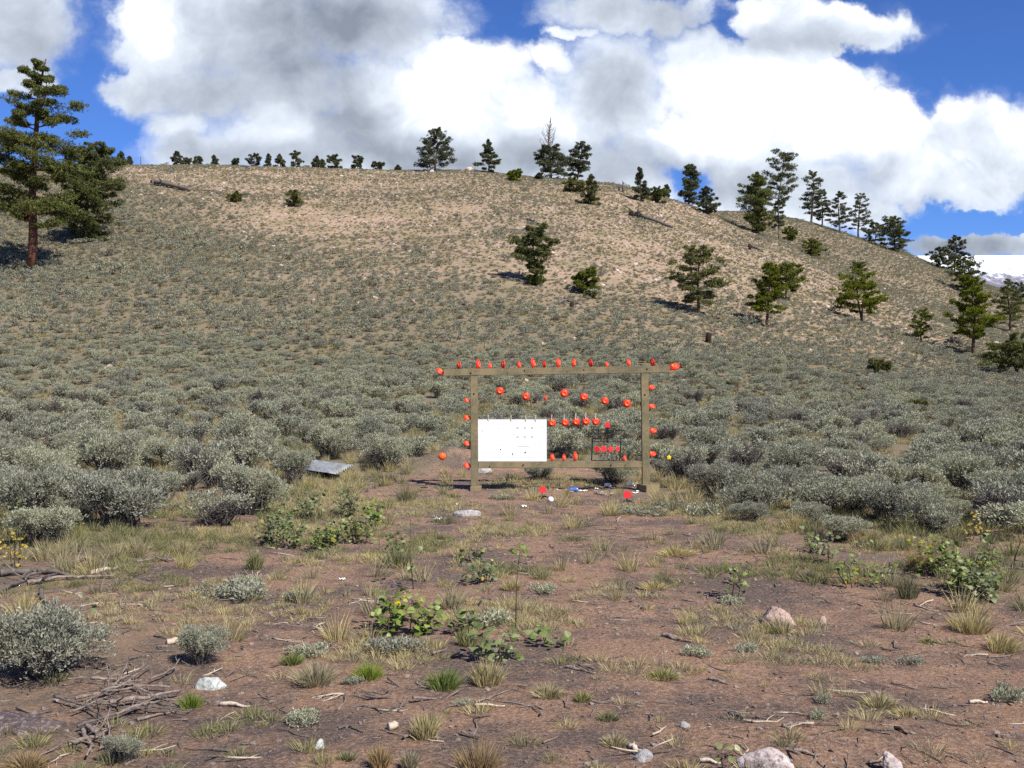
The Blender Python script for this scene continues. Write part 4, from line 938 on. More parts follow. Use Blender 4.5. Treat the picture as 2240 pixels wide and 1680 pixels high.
# ================================================================ pines
PROF = {'cone': [(0, .9), (.15, 1), (.5, .72), (.8, .36), (1, .05)],
        'round': [(0, .65), (.2, .95), (.45, 1), (.7, .85), (.9, .5), (1, .15)],
        'col': [(0, .6), (.2, .9), (.45, .85), (.7, .75), (.9, .45), (1, .1)],
        'flat': [(0, .5), (.15, 1), (.4, .95), (.55, .6), (.75, .62), (.92, .4), (1, .12)],
        'top': [(0, .35), (.2, .5), (.45, .75), (.6, 1), (.85, .9), (1, .45)],
        'pond': [(0, 1), (.12, .95), (.25, .55), (.36, .98), (.5, .8), (.65, .66), (.8, .5), (.92, .32), (1, .12)]}
def pine(px, row, top, w, label, prof='cone', base=0.12, nb=34, tuf=420, mat='pine', bark='bark', lean=(0, 0), seed=0, extra=0.0, stems=1, deadtop=0.0, bl=None, group='pines on the hillside', name='pine_tree', cat='pine tree', rbase=None, up=0.25, full=False):
    x, y, z = place(px, row, extra); s = y / F
    H = EYE + (HZ - top) * s - z; Wr = w * s / 2
    rn = np.random.RandomState(1000 + seed); t = thing(name, label, cat, (x, y, z), group)
    mb = MB(); r0 = rbase or max(0.05, H * 0.022)
    def tp(f, k=0): return np.array([lean[0] * H * f ** 0.8 + (math.sin(f * 4.3 + seed * 1.7) - math.sin(seed * 1.7)) * H * .022 + math.sin(f * 11 + seed) * H * .005 + (k * (0.12 * H * f)), lean[1] * H * f + (math.cos(f * 3 + seed) - math.cos(seed)) * H * .02, H * f])
    F_ = np.linspace(0, 1, 12)
    for k in range(stems):
        kk = 0 if stems == 1 else (k - (stems - 1) / 2) * 1.6
        pt = np.array([tp(f, kk) * np.array([1, 1, 1 if k == 0 else .75]) for f in F_]); pt[0, 2] = -0.15
        mb.tube(pt, r0 * (1 - F_ * .93) ** 0.8 * (1 if k == 0 else .7) + 0.008, 8)
    C = []; Dd = []
    P_ = PROF[prof]
    for i in range(nb):
        f = (i + rn.uniform(0.1, .9)) / nb; tt = base + (1 - base) * f ** 0.92
        dead = tt > 1 - deadtop
        a = i * 2.39996 + rn.uniform(-.8, .8); rl = max(0.06 * Wr, Wr * interp(f, P_) * (rn.uniform(.48, 1.15) if not full else rn.uniform(.6, 1.12))) * (0.85 if dead else 1)
        k = rn.randint(stems); kk = 0 if stems == 1 else (k - (stems - 1) / 2) * 1.6
        st0 = tp(tt * (.97 if k == 0 else .74), kk)
        rise = (up * (0.3 + f) if not dead else 0.9) * rl + rn.normal(0, .16) * rl
        dr = np.array([math.cos(a), math.sin(a), 0])
        m1 = st0 + dr * rl * .5 + np.array([0, 0, rise * .25]) + rn.normal(0, .03 * rl, 3); e = st0 + dr * rl + np.array([0, 0, rise]) + rn.normal(0, .04 * rl, 3)
        rb = r0 * .30 * (1 - .6 * tt) * (1.5 if dead else 1)
        mb.tube([st0, m1, e], [rb, rb * .6, rb * .2], 4, False)
        if dead:
            for _ in range(3):
                q = st0 + (e - st0) * rn.uniform(.3, .9); mb.tube([q, q + rn.normal(0, .16 * rl, 3) + [0, 0, .2 * rl]], [rb * .35, rb * .1], 3, False)
            continue
        nt_ = max(3, int((3.2 if full else 3.0) * tuf / nb * (0.35 + 1.2 * interp(f, P_)) * rn.uniform(.5, 1.5)))
        nc = max(3, int(3 + rl * 3.2)); gc = rn.uniform(0.10 if full else 0.36, 1.02, nc); gc[0] = 1.0
        cp = np.where(gc[:, None] < .5, st0 + (m1 - st0) * gc[:, None] * 2, m1 + (e - m1) * (gc[:, None] - .5) * 2)
        pr2 = np.array([-dr[1], dr[0], 0]); cp = cp + pr2 * (rn.normal(0, .24, nc) * rl * (1.15 - gc * .6))[:, None] + np.array([0, 0, 1.0]) * (rn.uniform(0, .10, nc) * rl)[:, None]
        for c_ in cp[: 5]:
            mb.tube([st0 + (c_ - st0) * .35, c_], [rb * .35, rb * .12], 3, False)
        kc = rn.randint(0, nc, nt_); cc = cp[kc]; cs = (rn.uniform(.55, 1.25, nc) * ((0.14 if full else 0.125) * rl + 0.075 * H / 5))[kc]
        off = unit(rn.normal(0, 1, (nt_, 3))) * (cs * rn.uniform(.2, 1, nt_) ** .6)[:, None] * np.array([1.15, 1.15, .55])
        C.append(cc + off); Dd.append(np.tile(dr, (nt_, 1)))
    tr = obj('trunk', mb.mesh('pine_trunk', M[bark], True), t)
    if C:
        C = np.vstack(C); Dd = np.vstack(Dd); n = len(C)
        bl = (bl or 0.16) * 0.92
        nn_ = 9; cv = np.clip(rn.normal(.5, .2, n), 0, 1)
        O = np.repeat(C, nn_, 0); D = np.repeat(Dd * .5 + np.array([0, 0, .45]), nn_, 0) + rn.normal(0, .75, (n * nn_, 3))
        V, Q = blades(O, D, bl * rn.uniform(.6, 1.15, len(O)), bl * .24 * rn.uniform(.7, 1.2, len(O)), rn)
        v = np.repeat(np.clip(np.repeat(cv, nn_) + rn.normal(0, .17, len(O)), 0, 1), 4)
        obj('crown', mesh_np('pine_crown', V, Q, None, [M[mat]], False, {'v': v}), t)
    return t
# the big pine and its neighbour on the left
pine(64, 590, 132, 225, 'tall red trunked pine at the left edge, taller than any other', 'pond', 0.20, 50, 5000, 'pine', 'barkred', (0.12, 0), 1, bl=0.17, rbase=0.30, up=0.16, name='pine_tree')
pine(192, 528, 308, 158, 'bushy green pine just right of the tall red trunked pine', 'round', 0.03, 56, 3300, 'pineg', 'bark', (0.03, 0), 2, bl=0.17, full=True)
PT = [
 (233, 366, 322, 30, 'ridge pine half hidden by the bushy green pine', 'col', 'pined', 8), (264, 366, 332, 24, 'dark ridge pine right of the half hidden one', 'cone', 'pined', 8), (283, 364, 343, 16, 'little pine next to the dark ridge pine', 'cone', 'pined', 8),
 (387, 364, 332, 28, 'leftmost dark pine on the open ridge', 'cone', 'pined', 8), (410, 362, 347, 20, 'small bushy pine beside the leftmost dark one', 'round', 'pined', 8), (434, 362, 344, 24, 'low wide pine on the left ridge', 'round', 'pined', 8), (469, 362, 341, 16, 'thin small pine on the left ridge', 'cone', 'pined', 8),
 (515, 362, 349, 16, 'tiny shrub like pine on the left ridge', 'round', 'pined', 8), (556, 364, 337, 30, 'wide dark pine left of the thin ridge spike', 'round', 'pined', 8), (586, 364, 336, 16, 'narrow spike shaped ridge pine', 'cone', 'pined', 8), (613, 366, 338, 30, 'broad based pine with a bare tip on the ridge', 'cone', 'pined', 8),
 (648, 367, 331, 32, 'tallest round pine of the small ridge pines', 'round', 'pined', 8), (692, 369, 342, 22, 'small ridge pine right of the tallest round one', 'cone', 'pined', 8), (705, 369, 350, 14, 'very small pine touching its left neighbour on the ridge', 'round', 'pined', 8), (733, 371, 340, 36, 'wide round ridge pine with a side shoot', 'round', 'pined', 8),
 (783, 373, 342, 32, 'round ridge pine farther right of the wide one', 'round', 'pined', 8), (825, 374, 357, 26, 'low bush like pine at the right end of the small ridge pines', 'round', 'pined', 8), (871, 377, 363, 10, 'tiny lone conifer on the bare ridge', 'cone', 'pined', 6),
]
for i, (px, row, top, w, lab, pf, mt, ex) in enumerate(PT):
    pine(px, row, top, w, lab, pf, 0.06, 16, 230, mt, 'bark', seed=20 + i, extra=ex, bl=0.24, group='small pines along the ridge')
pine(308, 364, 341, 10, 'thin dead snag between the ridge pines and the dead log', 'cone', 0.2, 14, 0, 'pined', 'deadwood', seed=19, extra=4, deadtop=1.0, group='small pines along the ridge')
pine(951, 374, 283, 90, 'open crowned greyish pine with slanting branches on the ridge', 'cone', 0.03, 44, 900, 'pined', 'bark', (0.03, 0), 40, bl=0.24, up=0.75, group='larger trees on the ridge crest')
pine(1069, 378, 308, 52, 'slim ridge pine with a bushy foot', 'flat', 0.05, 30, 460, 'pined', 'bark', seed=41, bl=0.24, group='larger trees on the ridge crest')
pine(1206, 386, 254, 84, 'half dead pine with a bare grey top on the ridge', 'cone', 0.04, 78, 1500, 'pined', 'deadwood', seed=42, deadtop=.50, bl=0.24, group='larger trees on the ridge crest')
pine(1263, 393, 312, 60, 'leaning bushy pine right of the half dead one', 'round', 0.1, 32, 620, 'pined', 'bark', (.10, 0), seed=43, bl=0.24, full=True, group='larger trees on the ridge crest')
pine(1292, 447, 382, 46, 'dense dark young pine below the leaning ridge pine', 'cone', 0.0, 30, 560, 'pineo', 'bark', seed=44, bl=0.22, full=True)
pine(1402, 440, 366, 36, 'narrow cone shaped pine on the right part of the crest', 'cone', 0.05, 28, 420, 'pined', 'bark', seed=45, bl=0.22, full=True)
pine(1458, 436, 404, 18, 'small pine top behind the crest shrub', 'cone', 0.1, 14, 150, 'pined', 'bark', seed=46, bl=0.24, extra=6)
pine(1507, 449, 358, 54, 'dense oval pine on the sloping crest', 'col', 0.05, 38, 820, 'pined', 'bark', seed=47, bl=0.24, full=True)
pine(1545, 468, 408, 52, 'cone shaped pine leaning on the slope right of the oval one', 'cone', 0.02, 30, 620, 'pined', 'bark', seed=48, bl=0.24, full=True)
pine(1658, 512, 378, 92, 'dense dark pine left of the tallest ridge pine', 'col', 0.03, 50, 1500, 'pineg', 'bark', (0.02, 0), seed=49, bl=0.22, full=True)
pine(1704, 524, 333, 88, 'tall thin crowned pine with a pale trunk, tallest on the right ridge', 'top', 0.14, 62, 1400, 'pined', 'barkpale', (.02, 0), seed=50, bl=0.20, rbase=0.11)
pine(1774, 488, 374, 62, 'first pine right of the tall thin crowned one', 'flat', 0.14, 42, 760, 'pined', 'barkpale', seed=51, bl=0.22)
pine(1798, 494, 419, 48, 'lower pine between the two taller right ridge pines', 'round', 0.12, 28, 520, 'pine', 'bark', seed=52, bl=0.22)
pine(1838, 510, 417, 48, 'third pine of the right ridge grove with a pointed top', 'flat', 0.1, 34, 560, 'pined', 'barkpale', seed=53, bl=0.22)
pine(1878, 520, 421, 58, 'airy layered pine of the right ridge grove', 'flat', 0.16, 36, 560, 'pined', 'bark', (.02, 0), seed=54, bl=0.22)
pine(1914, 534, 486, 60, 'low broad pine filling the gap in the right ridge grove', 'round', 0.06, 26, 520, 'pine', 'bark', seed=55, bl=0.22)
pine(1957, 550, 474, 66, 'dense rounded pine at the right end of the grove', 'round', 0.04, 36, 900, 'pine', 'bark', seed=56, bl=0.22, full=True)
pine(2057, 588, 541, 52, 'dark rounded pine on the low right skyline', 'round', 0.04, 26, 560, 'pined', 'bark', seed=57, bl=0.24)
pine(2088, 596, 515, 56, 'pointed dark pine in front of the snowy mountain', 'col', 0.1, 34, 640, 'pined', 'bark', seed=58, bl=0.24)
pine(2108, 640, 560, 72, 'green pine just above the tallest right slope pine', 'round', 0.1, 36, 1000, 'pineg', 'bark', seed=59, bl=0.2, full=True)
# pines standing on the slope
pine(1172, 622, 498, 96, 'lone green pine in the middle of the slope', 'round', 0.16, 42, 1100, 'pineg', 'bark', seed=60, bl=0.15, stems=1, up=.4)
pine(1530, 690, 540, 118, 'pale olive pine left of the paired slope pines', 'round', 0.16, 46, 1250, 'pineo', 'bark', seed=61, bl=0.14, up=.3)
pine(1677, 717, 575, 88, 'two tiered green pine with a short dark trunk', 'flat', 0.22, 44, 1250, 'pineg', 'bark', seed=62, bl=0.14)
pine(1718, 655, 578, 84, 'spreading green pine just behind the two tiered one', 'round', 0.22, 34, 900, 'pineg', 'bark', seed=63, bl=0.15)
pine(1885, 706, 590, 128, 'wide green slope pine with a forked trunk', 'flat', 0.24, 46, 1350, 'pineg', 'bark', seed=64, bl=0.14, stems=2)
pine(2015, 748, 676, 48, 'small young pine left of the tallest slope pine', 'round', 0.12, 26, 460, 'pineg', 'bark', seed=65, bl=0.12)
pine(2129, 778, 605, 108, 'tallest pine on the right slope', 'flat', 0.20, 60, 1700, 'pineg', 'bark', (-.03, 0), seed=66, bl=0.14)
pine(2210, 727, 607, 80, 'cone shaped green pine near the right border', 'cone', 0.14, 44, 1050, 'pineg', 'bark', seed=67, bl=0.14)
pine(2225, 822, 738, 140, 'wide low pine with several trunks cut by the right border', 'round', 0.22, 40, 1200, 'pineg', 'bark', seed=68, bl=0.13, stems=3)
pine(2226, 660, 618, 50, 'dark small pine at the right border near the skyline', 'round', 0.05, 20, 420, 'pined', 'bark', seed=69, bl=0.2)
for i, (px, row, top, w, lab, mt) in enumerate([
 (1124, 396, 373, 38, 'low dark shrub on the crest left of the half dead pine', 'pineg'), (1255, 420, 392, 56, 'wide grey green shrub behind the dense young pine', 'pineo'), (1439, 444, 412, 52, 'spreading dark shrub next to the narrow cone pine', 'pineg'),
 (1780, 563, 524, 56, 'rounded green shrub on the slope below the grove', 'pineg'), (1878, 606, 574, 44, 'green shrub above the wide forked pine', 'pineg'), (1284, 642, 592, 64, 'rounded green shrub below the lone slope pine', 'pineg'),
 (645, 452, 418, 42, 'olive shrub alone on the upper left slope', 'pineo'), (514, 442, 424, 34, 'small flat shrub left of the olive shrub', 'pineo'), (1921, 822, 791, 46, 'bright green shrub in the sage on the right', 'pineo'), (1728, 526, 498, 36, 'small green shrub at the foot of the tall thin crowned pine', 'pineg'),
 (1172, 624, 606, 44, 'low green shrub at the foot of the lone slope pine', 'pineg'), (2005, 899, 885, 44, 'yellow green low shrub in the sage at right', 'pineo'), (1180, 394, 380, 20, 'little shrub just left of the half dead pine', 'pined'), (1290, 652, 641, 22, 'tiny olive shrub right of the rounded one', 'pineo')]):
    pine(px, row, top, w, lab, 'round', 0.0, 20, int(260 + w * 9), mt, 'bark', seed=80 + i, bl=0.16, full=True, group='green shrubs on the hillside', name='shrub', cat='shrub', rbase=0.04)

# ---------------------------------------------------------------- logs and stumps
stick([(333, 404, .15), (372, 411, .15), (415, 420, .05)], 0.26, 'deadwood', 'dark fallen log on the upper left slope', 'fallen_log', 3, 201, cat='log')
stick([(1378, 471, .2), (1420, 484, .15), (1472, 501, .05)], 0.24, 'deadwood', 'long fallen log with broken limbs on the right upper slope', 'fallen_log', 9, 202, cat='log')
stick([(1154, 484, .1), (1178, 493, .1), (1203, 500, .1)], 0.10, 'deadwood', 'thin fallen trunk above the lone slope pine', 'fallen_log', 5, 203, cat='log')
stick([(1639, 540, .1), (1652, 546, .1), (1670, 554, .0)], 0.16, 'deadwood', 'short fallen log below the right ridge grove', 'fallen_log', 2, 204, cat='log')
stick([(1222, 668, .1), (1240, 664, .15), (1272, 670, .05)], 0.09, 'deadwood', 'grey broken snag lying in the sage below the lone pine', 'fallen_log', 7, 205, cat='log')
stick([(430, 417, .05), (478, 420, .05)], 0.06, 'deadwood', 'thin pale log right of the dark fallen log', 'fallen_log', 1, 206, cat='log')
def stump(px, row, h, w, label, mat='char', seed=0, name='stump'):
    x, y, z = place(px, row); s = y / F; rn = np.random.RandomState(seed); mb = MB(); H = h * s; r = w * s / 2
    mb.tube([(0, 0, -.1), (0.01, 0, H * .4), (rn.normal(0, .04), 0, H * .85)], [r * 1.1, r, r * .9], 9)
    for i in range(5):
        a = i * 1.25; p = np.array([math.cos(a) * r * .6, math.sin(a) * r * .6, H * .75]); mb.tube([p, p + [0, 0, H * rn.uniform(.12, .35)]], [r * .35, r * .08], 5)
    return tag(obj(name, mb.mesh(name, M[mat], True), None, (x, y, z)), label, 'stump')
stump(1549, 750, 24, 13, 'black burnt stump standing in the sage right of the frame top', seed=1)
stump(1354, 418, 18, 4.5, 'left one of two dark dead posts on the crest', 'deadwood', 2); stump(1363, 420, 24, 4.5, 'right taller one of two dark dead posts on the crest', 'deadwood', 3)
stump(1640, 546, 11, 7, 'little dark stump at the head of the short fallen log', seed=4)
stump(1250, 678, 18, 9, 'dark stump beside the grey broken snag', seed=5)
stump(334, 408, 20, 4, 'upright dead stub at the end of the dark fallen log', 'deadwood', 6)

# ================================================================ the target frame
FY = 15.0; PM = F / FY
def fp(cx, cy, dy=0.0):
    """a point read off the close look at the frame (its own pixels), in the frame's plane"""
    px = 920 + cx * 0.27125; row = 760 + cy * 0.27125; Yp = FY + dy
    return Vector(((px - CX) / F * Yp, Yp, EYE + (HZ - row) / F * Yp))
def cpx(d): return d * 0.27125 / PM
def timber(name, a, b, w, d, mat, parent, axis):
    v = b - a; Ln = v.length; mb = MB()
    if axis == 0: mb.box((Ln / 2, 0, 0), (Ln, d, w), None, 0.005)
    else: mb.box((0, 0, Ln / 2), (w, d, Ln), None, 0.005)
    o = obj(name, mb.mesh(name, M[mat]), parent)
    q = Vector((1, 0, 0)).rotation_difference(v.normalized()) if axis == 0 else Vector((0, 0, 1)).rotation_difference(v.normalized())
    o.rotation_euler = q.to_euler(); o.location = a; return o
fr = thing('timber_target_stand', 'large wooden frame of square timbers with an overhanging top beam holding orange discs', 'target frame', (0, FY, 0))
def T(o):
    o.location = Vector(o.location) - Vector((0, FY, 0)); return o
gl = float(zt(*fp(435, 1150).xy)); gr = float(zt(*fp(1815, 1150).xy))
pw = cpx(60)
pl = fp(436, 1150); pl.z = min(pl.z, gl) - .04; pr_ = fp(1818, 1150); pr_.z = min(pr_.z, gr) - 0.04
T(timber('post', pl, fp(432, 222), pw, .09, 'woodz', fr, 2)); T(timber('post', pr_, fp(1805, 205), pw, .09, 'woodz', fr, 2))
a, b = fp(186, 203), fp(2006, 175)
T(timber('top_beam', a + Vector((0, -.004, 0)), b + Vector((0, -.004, 0)), cpx(56), .094, 'woodx', fr, 0))
T(timber('bottom_beam', fp(466, 946), fp(1786, 942), cpx(52), .084, 'woodx', fr, 0))
for c, wz, dz, gz in (((447, 1163), .15, .07, gl), ((1828, 1138), .20, .11, gr)):
    q = fp(*c); mb = MB(); mb.box((0, 0, 0), (wz, .30, dz), None, .006)
    o = obj('foot_block', mb.mesh('foot_block', M['woodx']), fr, (q.x, -.02 - (0.06 if wz > .18 else 0), gz + dz / 2 - .02)); o.rotation_euler = (0, 0, .0 if wz < .18 else .35)
for cx, cy, r_ in ((838, 186, 7), (1315, 181, 6), (1823, 175, 7), (405, 208, 8), (700, 208, 5), (828, 945, 6), (1533, 945, 6), (1807, 380, 6), (432, 372, 6), (1650, 945, 4), (1180, 196, 4), (560, 955, 4)):
    q = fp(cx, cy); mb = MB(); mb.lathe([(0, .004), (cpx(r_) * .6, .004), (cpx(r_), .0), (cpx(r_), -.004)], 8, Matrix.Rotation(rad(90), 4, 'X')); obj('bolt_head', mb.mesh('bolt_head', M['char']), fr, (q.x, -.0535, q.z))
# a thin clothes line wire between the posts
mb = MB(); A = fp(463, 565); Bq = fp(1775, 548); pts = [A.lerp(Bq, t_) + Vector((0, 0, -0.03 * math.sin(t_ * math.pi))) for t_ in np.linspace(0, 1, 25)]
A0 = Vector((0, FY, 0)); mb.tube([tuple(p - A) for p in pts], 0.0016, 5)
tag(obj('line_wire', mb.mesh('line_wire', M['wire'], True), None, A), 'thin metal wire strung between the two posts', 'wire')
def wire_z(x): t_ = (x - A.x) / (Bq.x - A.x); return (A.lerp(Bq, t_)).z - 0.03 * math.sin(t_ * math.pi)

# clay targets
def clay_meshes():
    mb = MB(); mb.lathe([(0.62, .20), (.74, .20), (.84, .10), (.96, .07), (1.0, .0), (1.0, -.14), (.94, -.18), (.8, -.12), (.6, -.06), (.0, -.04)], 28); r = mb.mesh('clay_rim', M['clay'], True)
    mb = MB(); mb.lathe([(0.0, .20), (.30, .20), (.38, .33), (.46, .37), (.56, .33), (.64, .18)], 28); d = mb.mesh('clay_dome', M['claydome'], True)
    return r, d
CR, CD = clay_meshes()
def clay(pos, Rm, size, label, group, cord=None):
    t = thing('clay_target', label, 'clay disc', pos, group); t.matrix_world = Matrix.Translation(pos)
    t.location = pos
    for nm, me in (('rim', CR), ('dome', CD)):
        o = obj(nm, me, t); o.rotation_euler = Rm.to_euler(); o.scale = (size / 2,) * 3
    if cord is not None:
        mb = MB(); mb.tube([(0, 0.01, size * .40), tuple(cord - Vector(pos))], 0.0012, 4); obj('cord', mb.mesh('cord', M['cord']), t)
    return t
RX = lambda d: Matrix.Rotation(rad(d), 3, 'X'); RY = lambda d: Matrix.Rotation(rad(d), 3, 'Y'); RZ = lambda d: Matrix.Rotation(rad(d), 3, 'Z')
ORD = ['first', 'second', 'third', 'fourth', 'fifth', 'sixth', 'seventh', 'eighth', 'ninth', 'tenth', 'eleventh', 'twelfth', 'thirteenth']
rows = [(307, 140, 38, 62, 8), (465, 130, 40, 75, 0), (560, 136, 32, 48, -4), (664, 128, 38, 64, 0), (796, 127, 34, 56, 0), (907, 112, 40, 78, -5), (996, 120, 32, 54, 0), (1111, 112, 42, 76, -2), (1236, 114, 34, 70, 0), (1370, 117, 34, 64, -3), (1503, 116, 34, 42, 0), (1679, 112, 38, 64, -8), (1869, 110, 40, 60, -14)]
def beam_top(cx): return 203 - 28 * (cx - 186) / 1820 - 28 + 1
for i, (cx, cy, w, h, tl) in enumerate(rows):
    s = cpx(h) * 1.02; p = fp(cx, beam_top(cx) - h / 2 + 2)
    ya_ = 90 - math.degrees(math.asin(max(.05, min(.9, (w - .18 * h) / h))))
    clay(p, RY(tl) @ RZ(ya_ if i % 3 else -ya_) @ RX(90), s, ORD[i] + ' orange clay disc from the left standing edge-on on the top beam', 'orange discs along the top beam')
for cx, cy, d, tl, lab in ((157, 192, 66, 38, 'orange clay disc stuck on the left end of the top beam'), (2047, 154, 84, -20, 'orange clay disc stuck on the right end of the top beam')):
    clay(fp(cx, cy, -.01), RY(tl) @ RX(32), cpx(d), lab, 'orange discs on the beam ends')
for j, (cx, cy, d) in enumerate([(370, 426, 46), (372, 566, 58), (371, 773, 56), (372, 952, 60)]):
    clay(fp(cx + 4, cy), RY(14 if j != 3 else 24) @ RX(38), cpx(d), ['top', 'second', 'third', 'lowest'][j] + ' orange clay disc sticking out left of the left post', 'orange discs on the left post')
for j, (cx, cy, d) in enumerate([(1863, 320, 54), (1865, 473, 56), (1875, 670, 60), (1870, 858, 58)]):
    clay(fp(cx, cy), RY(-14 if j != 1 else -6) @ RX(36), cpx(d), ['top', 'second', 'third', 'lowest'][j] + ' orange clay disc sticking out right of the right post', 'orange discs on the right post')
for j, (cx, cy, d) in enumerate([(640, 352, 62), (849, 395, 62), (1010, 410, 54), (1159, 371, 66), (1317, 400, 62), (1487, 431, 60), (1664, 453, 66)]):
    p = fp(cx, cy); tp_ = fp(cx, 203 - 28 * (cx - 186) / 1820 + 28)
    clay(p, RX(90) if j != 2 else RZ(84) @ RX(90), cpx(d), ['leftmost', 'second', 'thin edge-on third', 'fourth', 'fifth', 'sixth', 'rightmost'][j] + ' orange clay disc hanging in the open upper part of the frame', 'orange discs hanging under the top beam', tp_)
def peg(pos, label, group, tilt=0):
    t = thing('clothespin', label, 'clothespin', pos, group)
    for sx in (-1, 1):
        mb = MB(); mb.box((sx * .0040, 0, .0), (.0065, .012, .088), Matrix.Rotation(rad(3.0 * sx), 4, 'Y'), .001); obj('jaw', mb.mesh('peg_jaw', M['pin']), t)
    mb = MB(); mb.tube([(-.008, -.006, .004), (0, -.008, .006), (.008, -.006, .004)], .0014, 5); obj('spring', mb.mesh('peg_spring', M['wire']), t)
    t.rotation_euler = (0, rad(tilt), 0); return t
for j, (cx, cy, d, pcx) in enumerate([(1060, 610, 60, 1057), (1165, 606, 60, 1158), (1254, 600, 62, 1249), (1334, 596, 62, 1331), (1413, 598, 60, 1410)]):
    clay(fp(cx, cy), RX(90), cpx(d), ['first', 'second', 'third', 'fourth', 'fifth'][j] + ' orange clay disc from the white board, pegged on the wire', 'orange discs pegged to the wire')
    peg(fp(pcx, cy - 44, -.012), ['first', 'second', 'third', 'fourth', 'fifth'][j] + ' wooden clothespin from the white board holding a disc', 'clothespins holding the discs', 6 if j in (1, 2) else 0)
for j, (cx, cy, w, h) in enumerate([(1063, 884, 42, 60), (1157, 883, 36, 56), (1247, 873, 36, 76), (1646, 889, 34, 48)]):
    ya_ = 90 - math.degrees(math.asin(max(.05, min(.95, (w - .18 * h) / h))))
    clay(fp(cx, 917 - h / 2), RY(3 * (j - 1)) @ RZ(ya_) @ RX(90), cpx(h), ['first', 'second', 'tallest', 'small lone'][j] + ' orange clay disc standing on the bottom beam' + (' beside the white board', ' between its two neighbours', ' left of the black steel rack', ' right of the black steel rack')[j], 'orange discs on the bottom beam')

# white board with sheets
bt = thing('target_board', 'white board with printed target sheets standing on the bottom beam', 'board', (0, 0, 0))
a, b = fp(463, 580), fp(1017, 918); bc = (a + b) / 2; bt.location = (bc.x, FY - .02, bc.z); bw, bh = b.x - a.x, a.z - b.z
mb = MB(); mb.box((0, 0, 0), (bw, .012, bh), None, .001); obj('panel', mb.mesh('board_panel', M['white']), bt)
def bl_(cx, cy): q = fp(cx, cy); return q.x - bc.x, q.z - bc.z
for (x0, y0, x1, y1, nm) in ((508, 592, 735, 880, 'left'), (750, 600, 930, 880, 'right')):
    (u0, v0), (u1, v1) = bl_(x0, y0), bl_(x1, y1); mb = MB(); mb.box(((u0 + u1) / 2, -.008, (v0 + v1) / 2), (u1 - u0, .0016, v0 - v1)); sh_o = obj('paper_sheet', mb.mesh('paper_sheet', M['whitep']), bt)
    mb = MB(); mi = MB()
    if nm == 'left':
        for ii in range(4):
            for jj in range(5):
                u, v = bl_(569 + 30 * ii, 622 + 30 * jj); mb.lathe([(0.0, .0), (.0052, 0)], 10, Matrix.Translation((u, -.0098, v)) @ Matrix.Rotation(rad(90), 4, 'X'))
        for (cx, cy, rr) in ((645, 822, .012), (640, 790, .006), (655, 789, .006), (562, 785, .005), (625, 785, .005), (648, 776, .005), (500, 670, .004)):
            u, v = bl_(cx, cy); mi.lathe([(0.0, .0), (rr, 0)], 7, Matrix.Translation((u, -.0098, v)) @ Matrix.Rotation(rad(90), 4, 'X'))
        u, v = bl_(548, 680); mb.box((u, -.0095, v), (.002, .0006, .12))
        obj('printed_dots', mb.mesh('printed_dots', M['inkb']), sh_o); obj('bullet_holes', mi.mesh('bullet_holes', M['ink']), sh_o)
    else:
        for ii in range(3):
            for jj in range(2):
                u, v = bl_(782 + 57 * ii, 648 + 75 * jj)
                for (du, dv, ww, hh) in ((0, .010, .026, .006), (0, -.010, .026, .006), (.010, 0, .006, .014), (-.010, 0, .006, .014)): mb.box((u + du, -.0095, v + dv), (ww, .0006, hh))
        u, v = bl_(828, 799); mi.box((u, -.0095, v), (.155, .0006, .006)); u, v = bl_(920, 783); mi.box((u, -.0095, v), (.02, .0006, .005))
        for (cx, cy, rr) in ((843, 848, .013), (846, 842, .008), (752, 700, .004), (980, 640, .004)):
            u, v = bl_(cx, cy); mi.lathe([(0.0, .0), (rr, 0)], 7, Matrix.Translation((u, -.0098, v)) @ Matrix.Rotation(rad(90), 4, 'X'))
        obj('printed_squares', mb.mesh('printed_squares', M['inky']), sh_o); obj('bullet_holes', mi.mesh('bullet_holes', M['ink']), sh_o)
u, v = bl_(740, 858); mb = MB(); mb.lathe([(0, 0), (.011, 0)], 8, Matrix.Translation((u, -.0105, v)) @ Matrix.Rotation(rad(90), 4, 'X') @ Matrix.Diagonal((.6, 1.5, 1, 1))); obj('bullet_hole', mb.mesh('bullet_hole', M['ink']), bt)
for j, cx in enumerate((547, 730, 848, 928)):
    peg(fp(cx, 570, -.03), ['leftmost', 'second', 'third', 'rightmost'][j] + ' wooden clothespin on the top edge of the white board', 'clothespins on the white board')

# steel rack with paddles
rk = thing('target_rack', 'black steel rack with four red paddles in a row and one on top', 'target rack', fp(1505, 912), )
o0 = fp(1505, 912)
def rp(cx, cy, dy=0): return tuple(fp(cx, cy) - o0 + Vector((0, dy, 0)))
mb = MB(); mb.tube([rp(1380, 915, .03), rp(1390, 663, 0)], .0075, 6); mb.tube([rp(1606, 915, .03), rp(1622, 668, 0)], .0075, 6); mb.tube([rp(1390, 664), rp(1622, 668)], .0075, 6)
mb.tube([rp(1380, 913, .03), rp(1606, 913, .03)], .005, 6)
obj('frame', mb.mesh('rack_frame', M['black'], True), rk)
for q in ((1393, 735, 1612, 738), (1388, 756, 1615, 757)):
    mb = MB(); mb.tube([rp(q[0], q[1]), rp(q[2], q[3])], .0055, 6); obj('crossbar', mb.mesh('rack_crossbar', M['black'], True), rk)
mb = MB(); mb.tube([rp(1507, 640, -.004), rp(1508, 770, -.004)], .0075, 6); mb.box(rp(1506, 758), (.035, .012, .02), None, .003); obj('centre_rod', mb.mesh('rack_rod', M['black']), rk)
